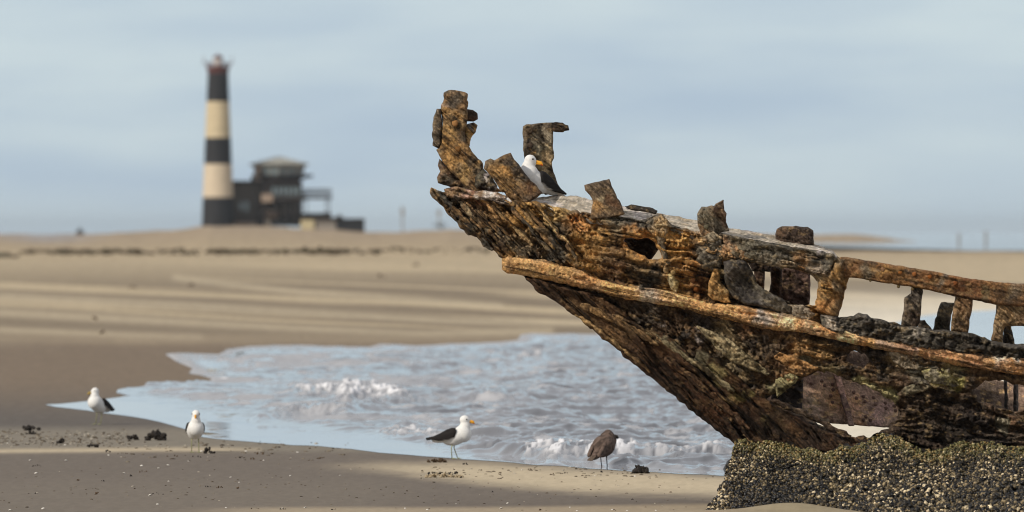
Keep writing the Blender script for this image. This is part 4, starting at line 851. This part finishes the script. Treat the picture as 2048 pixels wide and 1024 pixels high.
def gpos(px, py):
    p = G(px, py); z = gz(px, py); k = (H - z) / H; return (p[0] * k, p[1] * k, z)
gull("seagull", gpos(903, 918), 0, "white and black gull walking side-on with a yellow bill at the water's edge", group=None, scale=.99)
gull("seagull", gpos(390, 905), R(-84), "white gull facing the viewer with black wings held at its sides", head_yaw=-8, scale=1.0, stride=.01)
gull("seagull", gpos(197, 849), R(-122), "blurry gull with a dull bill facing left, standing in the far wet sand", head_yaw=-35, bill_c=(160, 135, 70), spot=(110, 90, 60), scale=.99, head=(.132, .41), stride=0, pitch=8)
gull("seagull", [a - b for a, b in zip(gpos(1213, 934), (0, 0, .03))], R(58), "brown speckled young gull hunched with its back to us at the foamy waterline", brown=True, bill_c=(50, 44, 40), spot=(50, 44, 40), scale=1.02, head=(.15, .33), pitch=20, head_yaw=-62, stride=.012)
dk = P(1078, 388, 79.35)
gull("seagull", (dk[0] - .035, dk[1], dk[2] - .015), R(212), "white and black gull with a yellow bill resting on the deck of the wreck", head_yaw=146, sitting=True, scale=1.05, head=(.135, .40), pitch=17)

# ------------------------------------------------------------ litter of the beach
def clump(name, px, py, wpx, hpx, m, n, label, cat, group=None, seed=0):
    rnd = random.Random(seed + int(px)); x, y, z = gpos(px, py); s = y / F; bm = bmesh.new()
    for k in range(n):
        u = rnd.uniform(-.5, .5); hgt = hpx * s * (1 - (2 * u) ** 2 * .7); r = hpx * s * rnd.uniform(.18, .36)
        m4 = Matrix.Translation((u * wpx * s, rnd.uniform(-.5, .5) * wpx * s * .25, rnd.uniform(.1, .85) * hgt)) @ Matrix.Rotation(rnd.uniform(0, 6), 4, 'Z') @ Matrix.Rotation(rnd.uniform(-1, 1), 4, 'Y') @ Matrix.Diagonal((r * 1.5, r, r * .7, 1))
        bmesh.ops.create_icosphere(bm, subdivisions=2, radius=1, matrix=m4)
    for v in bm.verts:
        f = 1 + .25 * (math.sin(v.co.x * 310 + v.co.z * 170) * math.cos(v.co.y * 240)); v.co.z = max(-.004, v.co.z * f)
    me = bpy.data.meshes.new(name); bm.to_mesh(me); bm.free(); me.materials.append(m)
    o = bpy.data.objects.new(name, me); COLL.objects.link(o); o.location = (x, y, z); return tag(o, label, cat, group)
clump("seaweed_clump", 311, 881, 40, 19, M_WEED, 26, "large dark seaweed clump left of the gull that faces the viewer", "seaweed")
clump("seaweed_clump", 263, 880, 24, 12, M_WEED, 16, "medium dark seaweed clump just left of the largest clump", "seaweed")
clump("seaweed_clump", 418, 907, 17, 12, M_WEED, 10, "small black clump beside the right foot of the gull that faces the viewer", "seaweed")
clump("seaweed_clump", 63, 861, 30, 13, M_WEED, 16, "dark flat clump at the upper edge of the pebbly strip on the far left", "seaweed")
clump("seaweed_clump", 61, 869, 24, 8, M_WEED, 12, "thin dark streak of weed just below the clump on the far left", "seaweed")
clump("seaweed_clump", 123, 887, 15, 11, M_WEED, 9, "small dark clump in the middle of the pebbly strip", "seaweed")
clump("seaweed_clump", 186, 895, 20, 9, M_WEED, 9, "small dark clump at the right end of the pebbly strip", "seaweed")
clump("seaweed_clump", 1281, 947, 30, 17, M_WEED, 20, "dark brown pointed clump right of the young gull", "seaweed")
clump("seaweed_clump", 875, 925, 40, 8, M_TUFT, 30, "brown wisp of weed below the feet of the walking gull", "seaweed")
clump("sand_mound", 888, 955, 78, 9, mat("mound_sand", (160, 144, 118), .95, .1, 30), 50, "low mound of sand with dark mussels below the walking gull", "sand mound")
for i, (px, py, r) in enumerate([(858, 951, 9), (867, 947, 9), (874, 948, 8), (893, 946, 7), (903, 949, 9), (911, 948, 8), (919, 954, 8), (880, 949, 6)]):
    clump("mussel", px, py + 2, r, r, M_WEED, 3, "black mussel sitting on the low mound of sand", "mussel", "mussels on the sand mound", i)
scr = [(521, 909, 16, 6), (930, 930, 10, 5), (1105, 950, 9, 4), (1130, 947, 10, 4), (196, 989, 12, 6), (314, 989, 26, 4), (155, 962, 8, 4), (207, 963, 8, 4), (438, 976, 14, 5), (415, 974, 12, 4), (478, 978, 9, 5), (75, 933, 22, 4), (288, 945, 20, 4), (262, 953, 5, 4),
       (345, 914, 24, 5), (392, 915, 22, 5), (505, 919, 8, 5), (72, 988, 6, 3), (508, 1018, 20, 3), (215, 905, 12, 5), (245, 908, 20, 4), (985, 985, 4, 3), (1060, 940, 8, 4), (1200, 945, 10, 4), (1000, 947, 8, 3), (566, 1019, 12, 4), (1085, 1021, 16, 5), (668, 1020, 16, 3), (1228, 1022, 8, 4), (960, 941, 8, 3), (640, 918, 12, 4), (478, 916, 14, 4), (1340, 985, 6, 3), (1265, 1000, 5, 3)]
for i, (px, py, a, b) in enumerate(scr):
    clump("weed_scrap", px, py, a, b, M_WEED if i % 2 else M_TUFT, 6, "small flat scrap of dark or brown weed lying on the near sand", "seaweed", "scraps of weed on the near sand", i)
def shell(px, py, wpx):
    x, y, z = gpos(px, py); s = y / F * wpx * .42; bm = bmesh.new(); bmesh.ops.create_uvsphere(bm, u_segments=14, v_segments=8, radius=1)
    bmesh.ops.delete(bm, geom=[v for v in bm.verts if v.co.z < -.05], context='VERTS')
    for v in bm.verts:
        a = math.atan2(v.co.y, v.co.x); f = 1 + .07 * math.cos(a * 9); v.co.x *= s * f; v.co.y *= s * .9 * f; v.co.z *= s * .62
    o_ = bmesh.ops.solidify(bm, geom=bm.faces[:], thickness=s * .05)
    me = bpy.data.meshes.new("shell"); bm.to_mesh(me); bm.free(); me.materials.append(M_SHELL)
    for p in me.polygons: p.use_smooth = True
    o = bpy.data.objects.new("seashell", me); COLL.objects.link(o); o.location = (x, y, z); o.rotation_euler = (R(random.uniform(-25, 25)), R(random.uniform(-25, 25)), random.uniform(0, 6))
    tag(o, "small white seashell lying on the sand of the foreground", "seashell", "white shells on the near sand")
for px, py, wp in [(132, 922, 9), (72, 947, 10), (60, 921, 7), (283, 932, 9), (336, 931, 8), (317, 937, 7), (248, 947, 8), (217, 911, 6), (300, 991, 10), (337, 963, 6), (315, 1009, 8), (86, 1018, 11), (20, 1021, 9), (461, 955, 6), (581, 952, 7), (680, 952, 7), (377, 923, 6),
                   (492, 903, 7), (403, 903, 9), (610, 1016, 8), (565, 1017, 7), (452, 1016, 6), (855, 1020, 8), (810, 1017, 6), (1002, 1017, 8), (1015, 1007, 8), (1140, 1015, 6), (1154, 1022, 6), (1225, 1020, 8), (1254, 1022, 6), (1312, 1022, 8), (912, 1008, 4), (595, 905, 6), (478, 965, 5), (527, 921, 5), (130, 890, 7), (15, 887, 6), (218, 872, 6), (180, 868, 5), (1270, 953, 7), (1190, 952, 5), (1044, 940, 6)]:
    shell(px, py, wp)
def debris(name, boxes, m, label):
    rng = np.random.default_rng(3); ico = bmesh.new(); bmesh.ops.create_icosphere(ico, subdivisions=1, radius=1); iv = np.array([v.co[:] for v in ico.verts]); ifc = np.array([[v.index for v in f.verts] for f in ico.faces]); ico.free()
    Vs = []; Fs = []; Cs = []; n0 = 0
    for (x0, x1, y0, y1, n, s0, s1, pal) in boxes:
        for k in range(n):
            px = rng.uniform(x0, x1)
            if name == 'wrack_line' and noise(np.array(px / 45.), np.array(0.), 3) < .42: px = rng.uniform(x0, x1)
            py = y0 + (y1 - y0) * rng.beta(2, 2); x, y, z = gpos(px, py); s = y / F * rng.uniform(s0, s1) * .5
            c, sn = math.cos(k), math.sin(k); v = iv * np.array([s * rng.uniform(.9, 2.2), s, s * rng.uniform(.35, .8)]) * rng.uniform(.8, 1.2, (len(iv), 1))
            v = np.stack([v[:, 0] * c - v[:, 1] * sn, v[:, 0] * sn + v[:, 1] * c, v[:, 2]], -1) + np.array([x, y, z + s * .15])
            Vs.append(v); Fs.append(ifc + n0); n0 += len(iv); Cs.append(np.tile(lin(pal[rng.integers(len(pal))]), (len(iv), 1)))
    return tag(mk(name, np.concatenate(Vs), np.concatenate(Fs), M_MUSSEL if m is None else m, cols=np.concatenate(Cs)), label, kind='stuff')
PB = [(70, 60, 50), (92, 81, 68), (112, 102, 88), (126, 116, 100), (84, 75, 62), (165, 156, 142)]
M_PEB = mat("pebbles", rough_=.9, var=.15, scale=40, attr=True, spec=.1)
debris("pebbles", [(-40, 260, 858, 898, 420, 2.5, 6, PB), (240, 700, 880, 925, 120, 3, 7, PB), (-40, 1430, 925, 1024, 260, 2, 5, PB), (840, 1440, 930, 960, 130, 3, 6, PB)], M_PEB, "scatter of pebbles and broken shell across the near sand")
FB = [(82, 78, 62), (100, 92, 76), (70, 62, 52)]
debris("wrack_line", [(-60, 40, 506, 516, 160, 6, 14, FB), (40, 760, 499, 509, 620, 4, 11, FB), (560, 1000, 494, 508, 100, 4, 9, FB)], M_PEB, "dark line of washed-up weed and stones along the top of the far beach")
for i, (px, py) in enumerate([(265, 577), (383, 573), (762, 555), (188, 640), (834, 532), (205, 668)]):
    clump("beach_stone", px, py, 14, 7, M_TUFT, 5, "small dark lump on the pale far beach", "stone", "small dark lumps on the far beach", i)

# ------------------------------------------------------------ lighthouse and lodge
YL = 1786.0; SM = YL / F
def wx_(px): return (px - 1024) * SM
def wz_(py): return H - (py - HOR) * SM
LX, LZ = wx_(436), wz_(452)
lh = empty("lighthouse", (LX, YL, LZ), "tall round lighthouse with black and cream bands on the dune", "lighthouse")
def rad(py): return np.interp(py, [146, 449], [20.5, 32.5]) * SM
for a, b, m, nm in ((146.6, 203, M_BLACKP, "tower_band"), (203, 275.5, M_CREAM2, "tower_band"), (275.5, 328, M_BLACKP, "tower_band"), (328, 394.7, M_CREAM, "tower_band"), (394.7, 453, M_BLACKP, "tower_band")):
    mb = MB(); mb.lathe([(rad(b), wz_(b) - LZ), (rad(a), wz_(a) - LZ)], 48); mb.build(nm, m, lh, smooth=False)
mb = MB(); mb.lathe([(rad(146), wz_(146.6) - LZ), (2.2, wz_(140) - LZ), (2.4, wz_(137) - LZ), (2.4, wz_(134) - LZ)], 32); gal = mb.build("gallery", M_RED, lh)
mb = MB()
for k in range(20):
    a = k * math.pi / 10; mb.tube([(2.35 * math.cos(a), 2.35 * math.sin(a), wz_(134) - LZ), (2.35 * math.cos(a), 2.35 * math.sin(a), wz_(125) - LZ)], .06, 5)
for h in (129, 125): mb.tube([(2.35 * math.cos(k * math.pi / 12), 2.35 * math.sin(k * math.pi / 12), wz_(h) - LZ) for k in range(25)], .06, 5)
mb.build("railing", M_RED, gal)
mb = MB(); mb.lathe([(1.15, wz_(134) - LZ), (1.15, wz_(131) - LZ)], 20); mb.build("lantern_base", M_RED, lh)
mb = MB(); mb.lathe([(1.0, wz_(131) - LZ), (.9, wz_(117) - LZ)], 16); lr = mb.build("lantern_room", M_WHITE, lh)
mb = MB(); mb.lathe([(1.15, wz_(117) - LZ), (.9, wz_(113) - LZ), (.3, wz_(110.5) - LZ), (.05, wz_(107) - LZ)], 20); mb.build("lantern_roof", M_RED, lr)
for s in (-1, 1):
    mb = MB(); mb.tube([(s * 2.2, 0, wz_(134) - LZ), (s * 2.9, 0, wz_(124) - LZ), (s * 2.9, 0, wz_(112) - LZ)], .08, 5); mb.tube([(s * 2.6, 0, wz_(126) - LZ), (s * 3.3, 0, wz_(126) - LZ)], .06, 5); mb.build("antenna", M_RED, lh)

LG = (wx_(545), YL + 8, wz_(458))
lg = empty("lodge", LG, "dark timber lodge on stilts with a glazed lookout room under a low roof", "lodge")
def B(name, x0, x1, y0, y1, d0, d1, m, parent=lg, org=LG):
    mb = MB(); mb.box(wx_(x0) - org[0], wx_(x1) - org[0], d0, d1, wz_(y1) - org[2], wz_(y0) - org[2]); return mb.build(name, m, parent)
wl = B("wall", 464, 520, 368, 447, -3, 5, M_MWOOD)
B("parapet", 463, 526, 361, 368, -3.3, 5.3, M_DWOOD)
B("window", 476, 484, 404, 420, -3.12, -3, M_GLASS); B("window", 487, 497, 402, 422, -3.12, -3, M_GLASS)
B("porch", 506, 528, 338, 361, -2, 2, M_TAN)
B("stair_tower", 512, 520, 330, 361, -2.6, -2, M_TAN)
B("upper_wall", 520, 601, 366, 398, -4, 5, M_DWOOD)
B("lower_wall", 515, 600, 398, 448, -3.5, 5, M_DWOOD)
for x in (543, 553, 563, 573, 583, 592): B("window", x, x + 6, 374, 392, -4.14, -4, M_GLASS)
for x in (562, 572, 582, 592): B("window", x, x + 5, 404, 424, -3.64, -3.5, M_MWOOD)
B("balcony", 518, 612, 396, 401, -6, -4, M_DWOOD)
B("panel", 522, 545, 388, 404, -6.3, -6.05, M_TAN); B("panel", 530, 556, 422, 436, -4.6, -3.6, M_TAN)
for x in (521, 532, 551, 570, 590, 603): B("stilt", x, x + 2, 401, 455, -5.8, -5.5, M_DWOOD)
B("ground_floor", 540, 604, 432, 452, -4.2, 4, M_BLACKP); B("base_wall", 464, 516, 444, 453, -3.6, 5, M_TAN); B("doorway", 512, 527, 442, 456, -3.9, -3.4, M_BLACKP); B("base_wall", 527, 541, 436, 455, -3.8, 3, M_GREYW)
for x in range(524, 612, 7): B("balcony_post", x, x + 1.2, 388, 397, -6.1, -5.9, M_DWOOD)
B("handrail", 520, 612, 387, 388.5, -6.15, -5.85, M_DWOOD)
for x in (527, 548, 566, 584): B("brace", x, x + 1.6, 401, 440, -5.4, -5.1, M_MWOOD)
B("landing", 520, 600, 424, 427, -6, -3.6, M_DWOOD); B("roof_edge", 517, 604, 363, 367, -4.8, 5.2, M_DWOOD)
B("water_tank", 500, 509, 350, 361, -1, 2, M_MWOOD)
# lookout room
mb = MB(); cx = wx_(556) - LG[0]
mb.lathe([(4.4, wz_(368) - LG[2]), (4.4, wz_(360) - LG[2]), (5.6, wz_(353) - LG[2]), (5.6, wz_(350) - LG[2])], 8, cx, .5); mb.build("lookout_deck", M_DWOOD, lg)
mb = MB(); mb.lathe([(4.6, wz_(350) - LG[2]), (5.1, wz_(330) - LG[2])], 8, cx, .5); lgz = mb.build("lookout_glazing", M_GLASS, lg)
mb = MB()
for k in range(16):
    a = k * math.pi / 8; rr = 1.0 if k % 2 == 0 else .924
    mb.tube([(cx + 4.68 * rr * math.cos(a), .5 + 4.68 * rr * math.sin(a), wz_(350) - LG[2]), (cx + 5.18 * rr * math.cos(a), .5 + 5.18 * rr * math.sin(a), wz_(330) - LG[2])], .16, 6)
mb.build("mullions", M_GREYW, lgz)
mb = MB(); mb.lathe([(5.7, wz_(331) - LG[2]), (6.2, wz_(327) - LG[2]), (.3, wz_(312.5) - LG[2])], 8, cx, .5); mb.build("roof", M_ROOF, lg)
mb = MB(); mb.tube([(5.1 + cx, 0, wz_(350) - LG[2]), (7.0 + cx, 0, wz_(352) - LG[2])], .3, 6); mb.tube([(5.1 + cx, 0, wz_(356) - LG[2]), (6.6 + cx, 0, wz_(352) - LG[2])], .2, 6); mb.build("bracket", M_DWOOD, lg)
B("terrace", 600, 662, 392, 398, -3, 4, M_DWOOD)
mb = MB()
for x in range(604, 664, 7): mb.tube([(wx_(x) - LG[0], -3, wz_(392) - LG[2]), (wx_(x) - LG[0], -3, wz_(378) - LG[2])], .12, 5)
for y in (379, 385): mb.tube([(wx_(602) - LG[0], -3, wz_(y) - LG[2]), (wx_(662) - LG[0], -3, wz_(y) - LG[2])], .16, 5)
mb.build("terrace_railing", M_DWOOD, lg)
for x in (611, 650, 656): B("terrace_post", x, x + 2, 398, 430, -2, -1.7, M_DWOOD)
B("terrace_base", 604, 660, 426, 440, -2, 4, M_DWOOD)
o1 = (wx_(635), YL + 2, wz_(463))
h1_ = empty("low_building", o1, "low grey building with a pale yellow end right of the lodge", "building")
B("wall", 628, 671, 438, 463, 0, 5, M_GREYW, h1_, o1); B("end_wall", 601, 628, 437, 463, -.5, 5, M_YEL, h1_, o1); B("roof", 600, 672, 435, 438, -.8, 5.3, M_DWOOD, h1_, o1)
o2 = (wx_(702), YL + 2, wz_(464))
h2_ = empty("dark_shed", o2, "long dark shed at the right end of the lodge buildings", "shed")
B("wall", 672, 728, 440, 464, 0, 5, M_BLACKP, h2_, o2); B("roof", 670, 729, 437, 440, -.4, 5.4, M_DWOOD, h2_, o2); B("side_room", 672, 684, 432, 437, 0, 3, M_DWOOD, h2_, o2)
def bush(px, py, wpx, hpx, Y, label, cat="bush", name="bush"):
    rnd = random.Random(px); s = Y / F; mb = MB()
    for k in range(90):
        u = rnd.gauss(0, .22); v = rnd.random() ** 1.2; c = Vector((u * wpx * s, rnd.gauss(0, .2) * wpx * s, v * hpx * s * (1 - abs(u)))); r = hpx * s * .14
        a = [c + Vector((rnd.uniform(-r, r), rnd.uniform(-r, r), rnd.uniform(-r, r))) for _ in range(4)]; mb.add(a, [[0, 1, 2], [0, 2, 3], [1, 2, 3]])
    mb.tube([(0, 0, -.1), (0, 0, hpx * s * .6)], .05 * hpx * s, 5)
    o = mb.build(name, M_BUSH, None, smooth=False); o.location = ((px - 1024) * s, Y, H - (py - HOR) * s); return tag(o, label, cat)
bush(612, 437, 26, 12, YL + 3, "dark scrub against the lodge beside its terrace"); bush(652, 437, 34, 14, YL + 3, "dark scrub on top of the low grey building")
bush(679, 442, 18, 14, YL + 2, "dark bush between the low building and the dark shed")
bush(160, 478, 20, 22, 1650, "lone dark bush on the far beach left of the lighthouse")
bush(882, 456, 34, 12, 1700, "dark low bush on the dune left of the ship's stem")
def mast(px, py, hpx, Y, label, arms=True):
    s = Y / F; mb = MB(); mb.tube([(0, 0, -.3), (0, 0, hpx * s)], .15, 6)
    if arms: mb.tube([(-5 * s, 0, hpx * s * .85), (5 * s, 0, hpx * s * .85)], .12, 5); mb.box(-3 * s, 3 * s, -.1, .1, hpx * s * .6, hpx * s * .8)
    o = mb.build("mast", M_GREYW); o.location = ((px - 1024) * s, Y, H - (py - HOR) * s); tag(o, label, "mast")
mast(805, 462, 50, 1750, "thin pale mast standing on the dune between lodge and wreck"); mast(878, 452, 34, 1702, "short mast rising from the low bush left of the ship's stem")
mast(1918, 492, 26, 1240, "fainter of the two posts on the far flats at the right", False); mast(1972, 492, 30, 1240, "darker of the two posts on the far flats at the right", False)

# ------------------------------------------------------------ haze over the coast
bm = bmesh.new(); bmesh.ops.create_cube(bm, size=1)
for v in bm.verts: v.co = Vector((v.co.x * 120000, v.co.y * 110000, 0)) + Vector((0, 0, 60 if v.co.z > 0 else -3))
me = bpy.data.meshes.new("haze"); bm.to_mesh(me); bm.free()
hm = bpy.data.materials.new("sea_air"); hm.use_nodes = True; ht = hm.node_tree; ht.nodes.clear()
ho = ht.nodes.new("ShaderNodeOutputMaterial"); pv = ht.nodes.new("ShaderNodeVolumePrincipled")
pv.inputs["Color"].default_value = (.78, .9, 1, 1); pv.inputs["Density"].default_value = 0.00003
ht.links.new(pv.outputs[0], ho.inputs["Volume"]); me.materials.append(hm)
hz_o = bpy.data.objects.new("haze", me); COLL.objects.link(hz_o); tag(hz_o, "thin sea haze over the whole coast", kind="stuff")
